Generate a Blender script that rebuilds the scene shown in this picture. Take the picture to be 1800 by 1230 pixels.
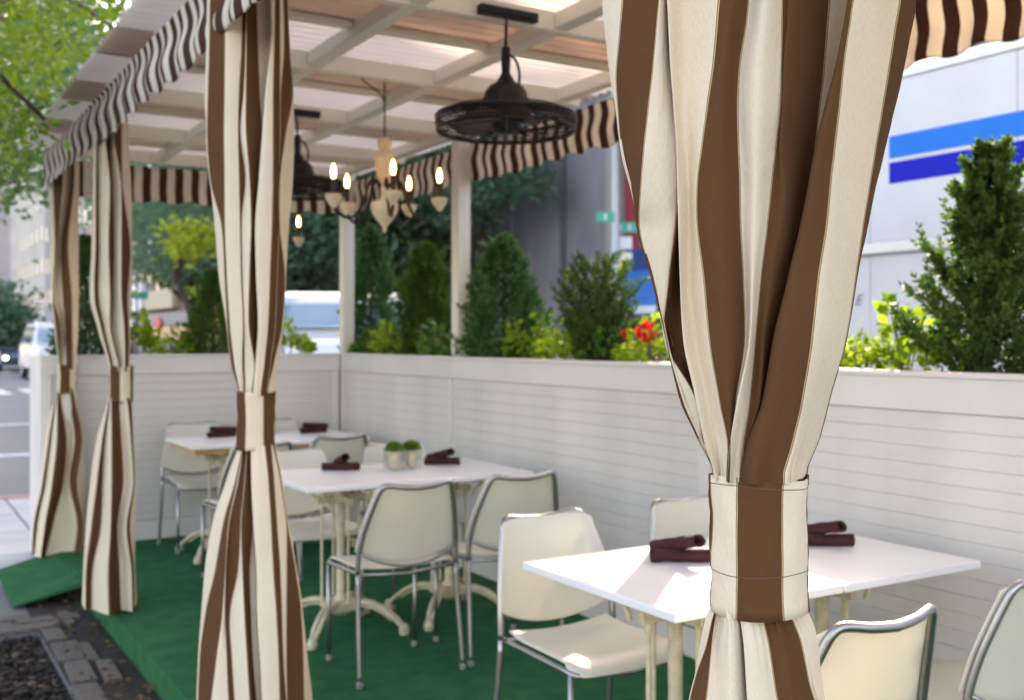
import bpy, bmesh, math, random
import numpy as np
from mathutils import Vector, Matrix
random.seed(7); RNG = np.random.default_rng(7)
R_ = math.radians
sc = bpy.context.scene
COL = sc.collection
for _o in list(bpy.data.objects): bpy.data.objects.remove(_o)

# ------------------------------------------------------------------ camera, sky, sun, exposure
YAW = R_(31.3); FPX = 1850.0; EYE = 1.4
cam_d = bpy.data.cameras.new('camera'); cam = bpy.data.objects.new('camera', cam_d); COL.objects.link(cam)
cam.location = (0, 0, EYE); cam.rotation_euler = (R_(90), 0, -YAW)
cam_d.sensor_width = 36; cam_d.lens = 37.0; cam_d.shift_y = -21/1800
cam_d.clip_start = 0.05; cam_d.clip_end = 2000
cam_d.dof.use_dof = True; cam_d.dof.focus_distance = 1.475; cam_d.dof.aperture_fstop = 5.4
sc.camera = cam
SUN_EL, SUN_ROT = R_(26), R_(47.8)
w = bpy.data.worlds.new('World'); sc.world = w; w.use_nodes = True
nt = w.node_tree; nt.nodes.clear()
sky = nt.nodes.new('ShaderNodeTexSky'); sky.sky_type = 'NISHITA'; sky.sun_disc = False
sky.sun_elevation = SUN_EL; sky.sun_rotation = SUN_ROT; sky.air_density = 1.0; sky.dust_density = 2.0
bg = nt.nodes.new('ShaderNodeBackground'); bg.inputs['Strength'].default_value = 0.15
wo = nt.nodes.new('ShaderNodeOutputWorld')
nt.links.new(sky.outputs[0], bg.inputs[0]); nt.links.new(bg.outputs[0], wo.inputs[0])
sun_d = bpy.data.lights.new('sun', 'SUN'); sun_d.energy = 4.0; sun_d.angle = R_(0.5); sun_d.color = (1, .93, .82)
sun = bpy.data.objects.new('sun', sun_d); COL.objects.link(sun)
SUN_DIR = Vector((math.sin(SUN_ROT)*math.cos(SUN_EL), math.cos(SUN_ROT)*math.cos(SUN_EL), math.sin(SUN_EL)))
sun.rotation_euler = SUN_DIR.to_track_quat('Z', 'Y').to_euler(); sun.location = SUN_DIR*30
sc.view_settings.view_transform = 'Standard'; sc.view_settings.look = 'None'
sc.view_settings.exposure = 2.5
sc.view_settings.use_white_balance = True; sc.view_settings.white_balance_temperature = 8500; sc.view_settings.white_balance_tint = 22; sc.view_settings.gamma = 1.0
sc.render.engine = 'CYCLES'
cy = sc.cycles
cy.use_denoising = True; cy.max_bounces = 10; cy.diffuse_bounces = 5; cy.glossy_bounces = 4
cy.transmission_bounces = 8; cy.transparent_max_bounces = 10; cy.sample_clamp_indirect = 6.0
cy.caustics_reflective = False; cy.caustics_refractive = False

# ------------------------------------------------------------------ view geometry helpers
FW = np.array([math.sin(YAW), math.cos(YAW), 0.0]); RT = np.array([math.cos(YAW), -math.sin(YAW), 0.0])

# ------------------------------------------------------------------ materials
def _principled(m):
    return m.node_tree.nodes['Principled BSDF']
def mat(name, col, rough=0.6, metal=0.0, var=0.12, scale=6.0, bump=0.0, bscale=200.0, spec=0.5, coat=0.0, detail=4.0, stretch=None):
    m = bpy.data.materials.new(name); m.use_nodes = True
    n, l = m.node_tree.nodes, m.node_tree.links
    p = _principled(m)
    p.inputs['Roughness'].default_value = rough; p.inputs['Metallic'].default_value = metal
    p.inputs['Specular IOR Level'].default_value = spec; p.inputs['Coat Weight'].default_value = coat
    tc = n.new('ShaderNodeTexCoord'); src = tc.outputs['Object']
    if stretch:
        mp = n.new('ShaderNodeMapping'); mp.inputs['Scale'].default_value = stretch
        l.new(src, mp.inputs[0]); src = mp.outputs[0]
    ns = n.new('ShaderNodeTexNoise'); ns.inputs['Scale'].default_value = scale; ns.inputs['Detail'].default_value = detail
    l.new(src, ns.inputs['Vector'])
    mx = n.new('ShaderNodeMix'); mx.data_type = 'RGBA'
    a = [max(0, c*(1-var)) for c in col]; b = [min(1, c*(1+var)) for c in col]
    mx.inputs[6].default_value = (*a, 1); mx.inputs[7].default_value = (*b, 1)
    rp = n.new('ShaderNodeMapRange'); rp.inputs[1].default_value = .3; rp.inputs[2].default_value = .7
    l.new(ns.outputs['Fac'], rp.inputs[0]); l.new(rp.outputs[0], mx.inputs[0]); l.new(mx.outputs[2], p.inputs['Base Color'])
    if bump > 0:
        nb = n.new('ShaderNodeTexNoise'); nb.inputs['Scale'].default_value = bscale; nb.inputs['Detail'].default_value = 3
        l.new(src, nb.inputs['Vector'])
        bp = n.new('ShaderNodeBump'); bp.inputs['Strength'].default_value = bump; bp.inputs['Distance'].default_value = .01
        l.new(nb.outputs['Fac'], bp.inputs['Height']); l.new(bp.outputs[0], p.inputs['Normal'])
    return m
def add_translucent(m, col, fac):
    n, l = m.node_tree.nodes, m.node_tree.links
    p = _principled(m); out = n['Material Output']
    t = n.new('ShaderNodeBsdfTranslucent')
    if col is None:
        l.new(p.inputs['Base Color'].links[0].from_socket, t.inputs['Color'])
    else: t.inputs['Color'].default_value = (*col, 1)
    mx = n.new('ShaderNodeMixShader'); mx.inputs[0].default_value = fac
    l.new(p.outputs[0], mx.inputs[1]); l.new(t.outputs[0], mx.inputs[2]); l.new(mx.outputs[0], out.inputs['Surface'])
    return m
def leaf_mat(name, dark, light, fac=0.4, tcol=None, scale=3.0, rough=.5):
    m = mat(name, dark, rough=rough, var=0, scale=scale, spec=.35)
    n = m.node_tree.nodes
    for nd in n:
        if nd.type == 'MIX':
            nd.inputs[6].default_value = (*dark, 1); nd.inputs[7].default_value = (*light, 1)
    # break up by leaf: random per island
    g = n.new('ShaderNodeNewGeometry'); l = m.node_tree.links
    mxn = [x for x in n if x.type == 'MIX'][0]; old = mxn.inputs[0].links[0].from_socket
    ad = n.new('ShaderNodeMath'); ad.operation = 'MULTIPLY_ADD'; ad.inputs[1].default_value = .6
    ml = n.new('ShaderNodeMath'); ml.operation = 'MULTIPLY'; ml.inputs[1].default_value = .5
    l.new(old, ml.inputs[0]); l.new(g.outputs['Random Per Island'], ad.inputs[0]); l.new(ml.outputs[0], ad.inputs[2]); l.new(ad.outputs[0], mxn.inputs[0])
    return add_translucent(m, tcol, fac)
def emit_mat(name, col, st):
    m = bpy.data.materials.new(name); m.use_nodes = True
    p = _principled(m); p.inputs['Base Color'].default_value = (*col, 1)
    p.inputs['Emission Color'].default_value = (*col, 1); p.inputs['Emission Strength'].default_value = st
    return m
def glass_mat(name, col=(1, 1, 1), rough=0.0, ior=1.45):
    m = bpy.data.materials.new(name); m.use_nodes = True
    p = _principled(m); p.inputs['Base Color'].default_value = (*col, 1); p.inputs['Roughness'].default_value = rough
    p.inputs['Transmission Weight'].default_value = 1.0; p.inputs['IOR'].default_value = ior
    return m
def thin_glass(name):
    m = bpy.data.materials.new(name); m.use_nodes = True
    n, l = m.node_tree.nodes, m.node_tree.links
    t = n.new('ShaderNodeBsdfTransparent'); t.inputs[0].default_value = (.95, .96, .95, 1)
    gl = n.new('ShaderNodeBsdfGlossy'); gl.inputs['Roughness'].default_value = .03
    mx = n.new('ShaderNodeMixShader'); mx.inputs[0].default_value = .07; l.new(t.outputs[0], mx.inputs[1]); l.new(gl.outputs[0], mx.inputs[2])
    l.new(mx.outputs[0], n['Material Output'].inputs['Surface']); return m
def stripe_mat(name, cream, brown, pins=True, trans=.15, axis='UV', bump=.12):
    m = bpy.data.materials.new(name); m.use_nodes = True
    n, l = m.node_tree.nodes, m.node_tree.links
    p = _principled(m); p.inputs['Roughness'].default_value = .9; p.inputs['Specular IOR Level'].default_value = .10
    uv = n.new('ShaderNodeUVMap'); uv.uv_map = 'UVMap'
    sp = n.new('ShaderNodeSeparateXYZ'); l.new(uv.outputs[0], sp.inputs[0])
    def M(op, a, b=None, c=None):
        x = n.new('ShaderNodeMath'); x.operation = op
        for i, s in enumerate((a, b, c)):
            if s is None: continue
            if isinstance(s, (int, float)): x.inputs[i].default_value = s
            else: l.new(s, x.inputs[i])
        return x.outputs[0]
    u = sp.outputs[0]
    half = M('FRACT', M('MULTIPLY', u, .5))
    isb = M('GREATER_THAN', half, .5)
    e = M('ABSOLUTE', M('SUBTRACT', M('FRACT', M('ADD', u, .5)), .5))
    if pins:
        line = M('MULTIPLY', M('GREATER_THAN', e, .022), M('LESS_THAN', e, .042))
        fac = M('MAXIMUM', isb, M('MULTIPLY', line, .8))
    else: fac = isb
    tc = n.new('ShaderNodeTexCoord')
    ns = n.new('ShaderNodeTexNoise'); ns.inputs['Scale'].default_value = 5; ns.inputs['Detail'].default_value = 5
    l.new(tc.outputs['Object'], ns.inputs['Vector'])
    v = M('MULTIPLY_ADD', ns.outputs['Fac'], .22, .89)
    # weave: fine threads along and across the stripe
    wv = n.new('ShaderNodeTexNoise'); wv.inputs['Scale'].default_value = 1.0; wv.inputs['Detail'].default_value = 2
    mp = n.new('ShaderNodeMapping'); mp.inputs['Scale'].default_value = (55, 1300, 1)
    l.new(uv.outputs[0], mp.inputs[0]); l.new(mp.outputs[0], wv.inputs['Vector'])
    wv2 = n.new('ShaderNodeTexNoise'); wv2.inputs['Scale'].default_value = 1.0; wv2.inputs['Detail'].default_value = 2
    mp2 = n.new('ShaderNodeMapping'); mp2.inputs['Scale'].default_value = (80, 110, 1)
    l.new(uv.outputs[0], mp2.inputs[0]); l.new(mp2.outputs[0], wv2.inputs['Vector'])
    thr = M('MULTIPLY_ADD', M('ADD', wv.outputs['Fac'], wv2.outputs['Fac']), .38, .62)
    mx = n.new('ShaderNodeMix'); mx.data_type = 'RGBA'
    mx.inputs[6].default_value = (*cream, 1); mx.inputs[7].default_value = (*brown, 1); l.new(fac, mx.inputs[0])
    if pins:
        mg = n.new('ShaderNodeMix'); mg.data_type = 'RGBA'; mg.inputs[6].default_value = (*cream, 1); mg.inputs[7].default_value = (.60, .40, .20, 1)
        l.new(M('LESS_THAN', e, .022), mg.inputs[0]); l.new(mg.outputs[2], mx.inputs[6])
    ml = n.new('ShaderNodeVectorMath'); ml.operation = 'SCALE'; l.new(mx.outputs[2], ml.inputs[0]); l.new(M('MULTIPLY', v, thr), ml.inputs['Scale'])
    l.new(ml.outputs[0], p.inputs['Base Color'])
    bp = n.new('ShaderNodeBump'); bp.inputs['Strength'].default_value = bump; bp.inputs['Distance'].default_value = .002
    l.new(M('ADD', wv.outputs['Fac'], wv2.outputs['Fac']), bp.inputs['Height'])
    cr = n.new('ShaderNodeTexNoise'); cr.inputs['Scale'].default_value = 1.0; cr.inputs['Detail'].default_value = 4; cr.inputs['Distortion'].default_value = .6
    mp3 = n.new('ShaderNodeMapping'); mp3.inputs['Scale'].default_value = (1.1, 7.0, 1); mp3.inputs['Rotation'].default_value = (0, 0, .25)
    l.new(uv.outputs[0], mp3.inputs[0]); l.new(mp3.outputs[0], cr.inputs['Vector'])
    bp2 = n.new('ShaderNodeBump'); bp2.inputs['Strength'].default_value = .55; bp2.inputs['Distance'].default_value = .012
    l.new(cr.outputs['Fac'], bp2.inputs['Height']); l.new(bp.outputs[0], bp2.inputs['Normal']); l.new(bp2.outputs[0], p.inputs['Normal'])
    if trans > 0:
        t = n.new('ShaderNodeBsdfTranslucent'); l.new(ml.outputs[0], t.inputs['Color'])
        ms = n.new('ShaderNodeMixShader'); ms.inputs[0].default_value = trans
        l.new(p.outputs[0], ms.inputs[1]); l.new(t.outputs[0], ms.inputs[2]); l.new(ms.outputs[0], n['Material Output'].inputs['Surface'])
    return m
CREAM = (.84, .70, .53); BROWN = (.135, .060, .028)
M_ = {}
M_['drape'] = stripe_mat('striped awning cloth', CREAM, BROWN, True, .12)
M_['valance'] = stripe_mat('striped valance cloth', (.82, .755, .655), (.105, .050, .032), False, .30)
M_['white_paint'] = mat('white painted board', (.68, .64, .615), .55, var=.10, scale=2.6, spec=.3, bump=.03, bscale=60)
M_['white_paint2'] = mat('white painted rail', (.71, .675, .655), .5, var=.05, scale=3)
M_['post'] = mat('cream painted post', (.74, .70, .60), .5, var=.06, scale=4, bump=.04, bscale=30, stretch=(1, 1, .15))
M_['beam'] = mat('cream painted lumber', (.85, .79, .65), .55, var=.10, scale=3.5, bump=.05, bscale=25, stretch=(.25, 1, 1))
M_['joist'] = mat('cream painted joist', (.85, .81, .69), .55, var=.10, scale=3.5, stretch=(1, .25, 1))
M_['sheet'] = add_translucent(mat('translucent corrugated plastic', (.80, .775, .75), .4, var=.06, scale=2), (.84, .80, .77), .58)
M_['sheet_warm'] = add_translucent(mat('warm tinted corrugated plastic', (.60, .50, .42), .4, var=.14, scale=4), (.62, .50, .42), .48)
M_['carpet'] = mat('green outdoor carpet', (.026, .152, .066), .95, var=.16, scale=9, bump=.5, bscale=420, spec=.03)
M_['plastic'] = add_translucent(mat('cream moulded plastic', (.80, .77, .66), .38, var=.03, scale=4), (.88, .84, .68), .22)
M_['chrome'] = mat('brushed steel tube', (.40, .39, .385), .38, 1.0, var=.06, scale=30)
M_['glide'] = mat('grey plastic glide', (.25, .25, .24), .6)
M_['tabletop'] = mat('white laminate', (.80, .80, .80), .28, var=.03, scale=7)
M_['edge'] = mat('laminate edge band', (.70, .67, .62), .5, var=.06)
M_['wood'] = mat('raw plywood', (.52, .31, .13), .6, var=.22, scale=9, stretch=(.4, 3, 3))
M_['iron'] = mat('cream cast iron', (.62, .54, .38), .5, var=.2, scale=22, bump=.15, bscale=90)
M_['napkin'] = mat('dark brown napkin cloth', (.060, .021, .020), .9, var=.25, scale=40, bump=.3, bscale=500, spec=.15)
M_['black'] = mat('black painted metal', (.012, .010, .009), .45, .3, var=.2, scale=20)
M_['blade'] = mat('dark red brown fan blade', (.10, .035, .022), .5, var=.2)
M_['alabaster'] = mat('cream turned wood', (.74, .61, .43), .5, var=.16, scale=14)
M_['candle'] = mat('dark candle sleeve', (.03, .015, .01), .5)
M_['bulb'] = emit_mat('lit candle bulb', (1.0, .52, .17), 4.2)
M_['glass'] = thin_glass('clear glass')
M_['cork'] = mat('pale wrapped paper', (.72, .60, .42), .8, var=.2, scale=30)
M_['moss'] = leaf_mat('green moss tuft', (.10, .24, .02), (.24, .42, .05), .3, scale=30)
M_['soil'] = mat('planter soil', (.035, .024, .018), .95, var=.4, scale=40, bump=.6, bscale=60)
M_['boxwood'] = leaf_mat('boxwood leaf', (.026, .085, .018), (.085, .19, .035), .4, scale=6, rough=.55)
M_['cone'] = leaf_mat('dark clipped conifer leaf', (.022, .095, .038), (.12, .29, .09), .38, scale=7, rough=.4)
M_['yew'] = leaf_mat('yew needle', (.035, .115, .020), (.11, .24, .04), .42, scale=6, rough=.55)
M_['tips'] = leaf_mat('pale young leaf', (.26, .36, .03), (.50, .56, .06), .5, scale=6)
M_['geranium'] = leaf_mat('bright soft leaf', (.11, .25, .015), (.32, .48, .035), .5, scale=12)
M_['geranium2'] = leaf_mat('mid green leaf', (.045, .15, .025), (.11, .26, .04), .4, scale=12)
M_['redflower'] = add_translucent(mat('red petal', (.72, .025, .015), .6, var=.2, scale=30), None, .3)
M_['yellowflower'] = add_translucent(mat('yellow petal', (.85, .70, .05), .6, var=.1, scale=30), None, .3)
M_['twig'] = mat('brown twig', (.10, .06, .035), .8, var=.3, scale=30)
M_['bark'] = mat('grey brown bark', (.085, .065, .05), .9, var=.35, scale=9, bump=.5, bscale=25, stretch=(1, 1, .25))
M_['locust'] = leaf_mat('honey locust leaflet', (.06, .17, .012), (.28, .42, .035), .5, scale=1.2)
M_['treeA'] = leaf_mat('deep green tree leaf', (.085, .19, .12), (.18, .32, .19), .52, scale=.6)
M_['treeB'] = leaf_mat('mid green tree leaf', (.07, .17, .075), (.17, .31, .11), .52, scale=.6)
M_['treeY'] = leaf_mat('yellow green tree leaf', (.26, .36, .03), (.60, .62, .06), .5, scale=1)
M_['concrete'] = mat('grey sidewalk concrete', (.46, .47, .49), .8, var=.14, scale=1.6, bump=.2, bscale=120)
M_['slab'] = mat('bluestone slab', (.16, .16, .165), .8, var=.2, scale=3, bump=.25, bscale=70)
M_['sett'] = mat('worn granite sett', (.115, .105, .095), .8, var=.5, scale=14, bump=.4, bscale=60)
M_['dirt'] = mat('dark wet dirt', (.022, .018, .016), .85, var=.5, scale=18, bump=.8, bscale=50)
M_['chip'] = mat('bark mulch chip', (.028, .021, .017), .85, var=.6, scale=25)
M_['chip2'] = mat('pale mulch chip', (.15, .11, .08), .85, var=.5, scale=25)
M_['dryleaf'] = mat('fallen dry leaf', (.13, .07, .03), .8, var=.5, scale=15)
M_['asphalt'] = mat('asphalt', (.085, .095, .115), .55, var=.22, scale=.7, bump=.2, bscale=80)
M_['paintw'] = mat('white road paint', (.70, .72, .75), .7, var=.12, scale=3)
M_['painty'] = mat('yellow tactile paving', (.62, .38, .07), .7, var=.15, scale=5)
M_['painted_red'] = mat('faded red kerb paint', (.45, .20, .20), .7, var=.2, scale=5)
M_['curb'] = mat('granite kerb', (.30, .30, .31), .8, var=.2, scale=8)
M_['truck'] = mat('white truck panel', (.71, .725, .74), .4, var=.06, scale=1.6)
M_['alu'] = mat('aluminium rail', (.72, .74, .77), .35, .7, var=.05)
M_['lblue'] = mat('light blue vinyl', (.0, .215, .76), .5, var=.02, spec=.1)
M_['dblue'] = mat('dark blue vinyl', (.010, .022, .50), .5, var=.02, spec=.1)
M_['greyink'] = mat('grey blue vinyl', (.16, .22, .32), .5, var=.02)
M_['rubber'] = mat('tyre rubber', (.02, .02, .02), .8)
M_['carwhite'] = mat('white car paint', (.80, .81, .82), .22, var=.02, coat=.5)
M_['carsilver'] = mat('pale gold car paint', (.46, .44, .40), .3, .3, var=.03, coat=.5)
M_['carblue'] = mat('blue grey car paint', (.12, .20, .28), .25, .2, var=.03, coat=.5)
M_['autoglass'] = mat('car window glass', (.30, .40, .46), .08, .35, var=.05)
M_['darktrim'] = mat('dark plastic trim', (.03, .03, .032), .6)
M_['lamp'] = emit_mat('lit headlamp', (1.0, .97, .92), 7.0)
M_['bred'] = mat('red painted facade', (.34, .035, .045), .6, var=.1, scale=1)
M_['bgrey'] = mat('grey violet brick', (.225, .205, .225), .85, var=.38, scale=.5, bump=.5, bscale=6, detail=8, stretch=(1, 1, .45))
M_['bstone'] = mat('pale limestone', (.36, .33, .30), .8, var=.12, scale=.5)
M_['bbrown'] = mat('brownstone', (.22, .125, .09), .85, var=.18, scale=.5)
M_['btan'] = mat('tan brick', (.42, .29, .20), .85, var=.14, scale=.5)
M_['bpink'] = mat('pale pink brick', (.44, .31, .27), .85, var=.12, scale=.3)  # this and the next two: far facades paled to stand in for haze
M_['bmauve'] = mat('mauve grey brick', (.34, .31, .34), .85, var=.12, scale=.3)
M_['bcream'] = mat('cream stone tower', (.55, .50, .44), .8, var=.08, scale=.2)
M_['shopglass'] = mat('dark shop glass', (.05, .06, .07), .1, var=.3, scale=.5)
M_['winglass'] = mat('window glass', (.20, .24, .29), .12, var=.3, scale=.7)
M_['bluefront'] = mat('bright blue awning', (.0, .19, .62), .5, var=.08)
M_['bluedark'] = mat('deep blue fascia', (.01, .06, .22), .5, var=.08)
M_['signgreen'] = mat('street sign green', (.0, .42, .30), .5, var=.05)
M_['signwhite'] = mat('sign white', (.80, .80, .82), .5, var=.03)
M_['orange'] = mat('orange sign', (.85, .32, .05), .6, var=.1, scale=2)
M_['pole'] = mat('pale grey pole paint', (.62, .64, .68), .5, var=.05)
M_['poledark'] = mat('dark grey pole paint', (.12, .12, .14), .5, var=.05)
M_['signred'] = mat('red roundel', (.75, .03, .02), .5, var=.03)
M_['fascia'] = mat('slate sign fascia', (.20, .19, .24), .5, var=.1)
M_['awncream'] = mat('cream shop awning', (.62, .50, .34), .7, var=.1)

# ------------------------------------------------------------------ mesh building
class MB:
    def __init__(s): s.v, s.f, s.uv, s.mi = [], [], {}, []; s.cur = 0
    def face(s, idx, uv=None):
        if uv: s.uv[len(s.f)] = uv
        s.f.append(tuple(idx)); s.mi.append(s.cur)
    def box(s, x0, x1, y0, y1, z0, z1, M=None):
        b = len(s.v)
        pts = [(x0, y0, z0), (x1, y0, z0), (x1, y1, z0), (x0, y1, z0), (x0, y0, z1), (x1, y0, z1), (x1, y1, z1), (x0, y1, z1)]
        if M is not None: pts = [tuple(M @ Vector(p)) for p in pts]
        s.v += pts
        for q in ((0, 3, 2, 1), (4, 5, 6, 7), (0, 1, 5, 4), (1, 2, 6, 5), (2, 3, 7, 6), (3, 0, 4, 7)): s.face([b+i for i in q])
        return s
    def grid(s, P, uv=None, closed_u=False, closed_v=False):
        """P: array rows x cols x 3"""
        P = np.asarray(P); nr, nc = P.shape[:2]; b = len(s.v)
        s.v += [tuple(map(float, p)) for p in P.reshape(-1, 3)]
        for i in range(nr if closed_v else nr-1):
            for j in range(nc if closed_u else nc-1):
                i2, j2 = (i+1) % nr, (j+1) % nc
                s.face((b+i*nc+j, b+i*nc+j2, b+i2*nc+j2, b+i2*nc+j),
                       None if uv is None else [tuple(uv[i][j]), tuple(uv[i][j2]), tuple(uv[i2][j2]), tuple(uv[i2][j])])
        return s
    def tube(s, path, r, n=8, caps=True, flat=None):
        pts = [Vector(p) for p in path]; m = len(pts)
        rr = r if isinstance(r, (list, tuple)) else [r]*m
        b = len(s.v); prev = None
        for i, p in enumerate(pts):
            t = (pts[min(i+1, m-1)]-pts[max(i-1, 0)]).normalized()
            if prev is None:
                a = Vector((0, 0, 1)) if abs(t.z) < .9 else Vector((1, 0, 0))
                prev = t.cross(a).normalized()
            nrm = (prev - t*prev.dot(t)).normalized(); prev = nrm; bn = t.cross(nrm)
            for k in range(n):
                an = 2*math.pi*k/n
                s.v.append(tuple(p + (nrm*math.cos(an) + bn*math.sin(an)*(flat or 1))*rr[i]))
        for i in range(m-1):
            for k in range(n):
                s.face((b+i*n+k, b+i*n+(k+1) % n, b+(i+1)*n+(k+1) % n, b+(i+1)*n+k))
        if caps:
            s.face([b+k for k in range(n)][::-1]); s.face([b+(m-1)*n+k for k in range(n)])
        return s
    def lathe(s, prof, n=16, c=(0, 0, 0), caps=True):
        b = len(s.v); m = len(prof)
        for r, z in prof:
            for k in range(n):
                a = 2*math.pi*k/n; s.v.append((c[0]+r*math.cos(a), c[1]+r*math.sin(a), c[2]+z))
        for i in range(m-1):
            for k in range(n): s.face((b+i*n+k, b+i*n+(k+1) % n, b+(i+1)*n+(k+1) % n, b+(i+1)*n+k))
        if caps:
            s.face([b+k for k in range(n)][::-1]); s.face([b+(m-1)*n+k for k in range(n)])
        return s
    def ring(s, c, R, r, n=24, k=6, axis='z'):
        pts = []
        for i in range(n):
            a = 2*math.pi*i/n
            for j in range(k):
                bb = 2*math.pi*j/k; q = R+r*math.cos(bb); h = r*math.sin(bb)
                p = (q*math.cos(a), q*math.sin(a), h)
                if axis == 'x': p = (p[2], p[0], p[1])
                if axis == 'y': p = (p[0], p[2], p[1])
                pts.append((c[0]+p[0], c[1]+p[1], c[2]+p[2]))
        b = len(s.v); s.v += pts
        for i in range(n):
            for j in range(k):
                s.face((b+i*k+j, b+((i+1) % n)*k+j, b+((i+1) % n)*k+(j+1) % k, b+i*k+(j+1) % k))
        return s
    def ball(s, c, rx, ry, rz, n=10, m=6):
        prof = [(math.sin(math.pi*i/m), -math.cos(math.pi*i/m)) for i in range(m+1)]
        b = len(s.v)
        for r, z in prof:
            for k in range(n):
                a = 2*math.pi*k/n; s.v.append((c[0]+rx*max(r, .02)*math.cos(a), c[1]+ry*max(r, .02)*math.sin(a), c[2]+rz*z))
        for i in range(m):
            for k in range(n): s.face((b+i*n+k, b+i*n+(k+1) % n, b+(i+1)*n+(k+1) % n, b+(i+1)*n+k))
        s.face([b+k for k in range(n)][::-1]); s.face([b+m*n+k for k in range(n)])
        return s
    def prism(s, poly, z0, z1, M=None):
        b = len(s.v); n = len(poly)
        pts = [(x, y, z0) for x, y in poly]+[(x, y, z1) for x, y in poly]
        if M is not None: pts = [tuple(M @ Vector(p)) for p in pts]
        s.v += pts
        s.face([b+i for i in range(n)][::-1]); s.face([b+n+i for i in range(n)])
        for i in range(n): s.face((b+i, b+(i+1) % n, b+n+(i+1) % n, b+n+i))
        return s
    def mesh(s, name, mats, smooth=False):
        me = bpy.data.meshes.new(name); me.from_pydata(s.v, [], s.f)
        for m in (mats if isinstance(mats, (list, tuple)) else [mats]): me.materials.append(m)
        me.polygons.foreach_set('material_index', s.mi)
        if s.uv:
            ul = me.uv_layers.new(name='UVMap')
            for fi, uvs in s.uv.items():
                p = me.polygons[fi]
                for k, li in enumerate(p.loop_indices): ul.data[li].uv = uvs[k]
        if smooth: me.shade_smooth()
        me.update(); return me
    def build(s, name, mats, parent=None, smooth=False, bevel=0, seg=2, world=False, solid=0, weld=False, sharp=None):
        me = s.mesh(name, mats, smooth)
        return link(name, me, parent, bevel, seg, world, solid, smooth and sharp)
def link(name, me, parent=None, bevel=0, seg=2, world=False, solid=0, sharp=None):
    o = bpy.data.objects.new(name, me); COL.objects.link(o)
    if parent is not None:
        o.parent = parent
        if world: o.matrix_parent_inverse = Matrix.Translation(-Vector(root_of(parent).location))
    if solid:
        m = o.modifiers.new('solid', 'SOLIDIFY'); m.thickness = solid; m.offset = 0
    if bevel:
        m = o.modifiers.new('bevel', 'BEVEL'); m.width = bevel; m.segments = seg; m.limit_method = 'ANGLE'; m.angle_limit = R_(35)
    if sharp:
        bm = bmesh.new(); bm.from_mesh(me)
        for e in bm.edges:
            if len(e.link_faces) == 2 and e.calc_face_angle(0) > R_(sharp): e.smooth = False
        bm.to_mesh(me); bm.free()
    return o
def root_of(o):
    # world-built sub-parts hang under parts that already sit at the world origin frame
    while o.parent is not None: o = o.parent
    return o
def sub(name, mb, m, parent, **k):
    """sub-part built in the same frame as its parent part"""
    return mb.build(name, m, parent, **k)
def tag(o, label=None, cat=None, group=None, kind=None):
    if label: o['label'] = label
    if cat: o['category'] = cat
    if group: o['group'] = group
    if kind: o['kind'] = kind
    return o
def empty(name, loc, label, cat, group=None, rz=0):
    o = bpy.data.objects.new(name, None); o.empty_display_size = .1; COL.objects.link(o)
    o.location = loc; o.rotation_euler = (0, 0, rz)
    return tag(o, label, cat, group)
def kids(o): return [c for c in bpy.data.objects if c.parent == o]
def copy_tree(o, parent=None):
    c = o.copy(); COL.objects.link(c)
    c.parent = parent
    for ch in list(o.children): copy_tree(ch, c)
    return c
def np_mesh(name, V, Q, mats, mi=None, smooth=False):
    V = np.asarray(V, dtype=np.float32).reshape(-1, 3); Q = np.asarray(Q, dtype=np.int32)
    k = Q.shape[1]; me = bpy.data.meshes.new(name)
    me.vertices.add(len(V)); me.vertices.foreach_set('co', V.ravel())
    me.loops.add(Q.size); me.loops.foreach_set('vertex_index', Q.ravel())
    me.polygons.add(len(Q)); me.polygons.foreach_set('loop_start', np.arange(0, Q.size, k, dtype=np.int32))
    for m in (mats if isinstance(mats, (list, tuple)) else [mats]): me.materials.append(m)
    if mi is not None: me.polygons.foreach_set('material_index', np.asarray(mi, dtype=np.int32))
    me.update(calc_edges=True); me.validate()
    return me
def unit(a): return a/np.maximum(np.linalg.norm(a, axis=-1, keepdims=True), 1e-9)
def leaves(P, D, size, width=.5, jit=.5, fold=.18):
    """rhombic leaves at P pointing along D (N x 3). returns verts, quads: each leaf two tris folded on its midrib"""
    n = len(P); D = unit(D + RNG.normal(0, jit, (n, 3)))
    S = unit(np.cross(D, RNG.normal(0, 1, (n, 3)))); N = np.cross(D, S)
    L = (size*(.7+.6*RNG.random(n)))[:, None] if np.isscalar(size) else size[:, None]
    a = P; c = P + D*L; b = P + D*L*.48 + S*L*width*.5 + N*L*fold; d = P + D*L*.48 - S*L*width*.5 + N*L*fold
    V = np.stack([a, b, c, d], 1).reshape(-1, 3)
    i = np.arange(n)*4
    Q = np.stack([np.stack([i, i+1, i+2], 1), np.stack([i, i+2, i+3], 1)], 1).reshape(-1, 3)
    return V, Q

# ------------------------------------------------------------------ ground, pavement, road
GZ, RZ = -.11, -.25
g = MB(); g.box(-500, 500, -300, 700, -1.0, -.30); tag(g.build('ground', M_['asphalt']), kind='structure')
g = MB(); g.box(-60, 17.2, -60, 160, RZ-.05, RZ); tag(g.build('road', M_['asphalt']), kind='structure')
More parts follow.
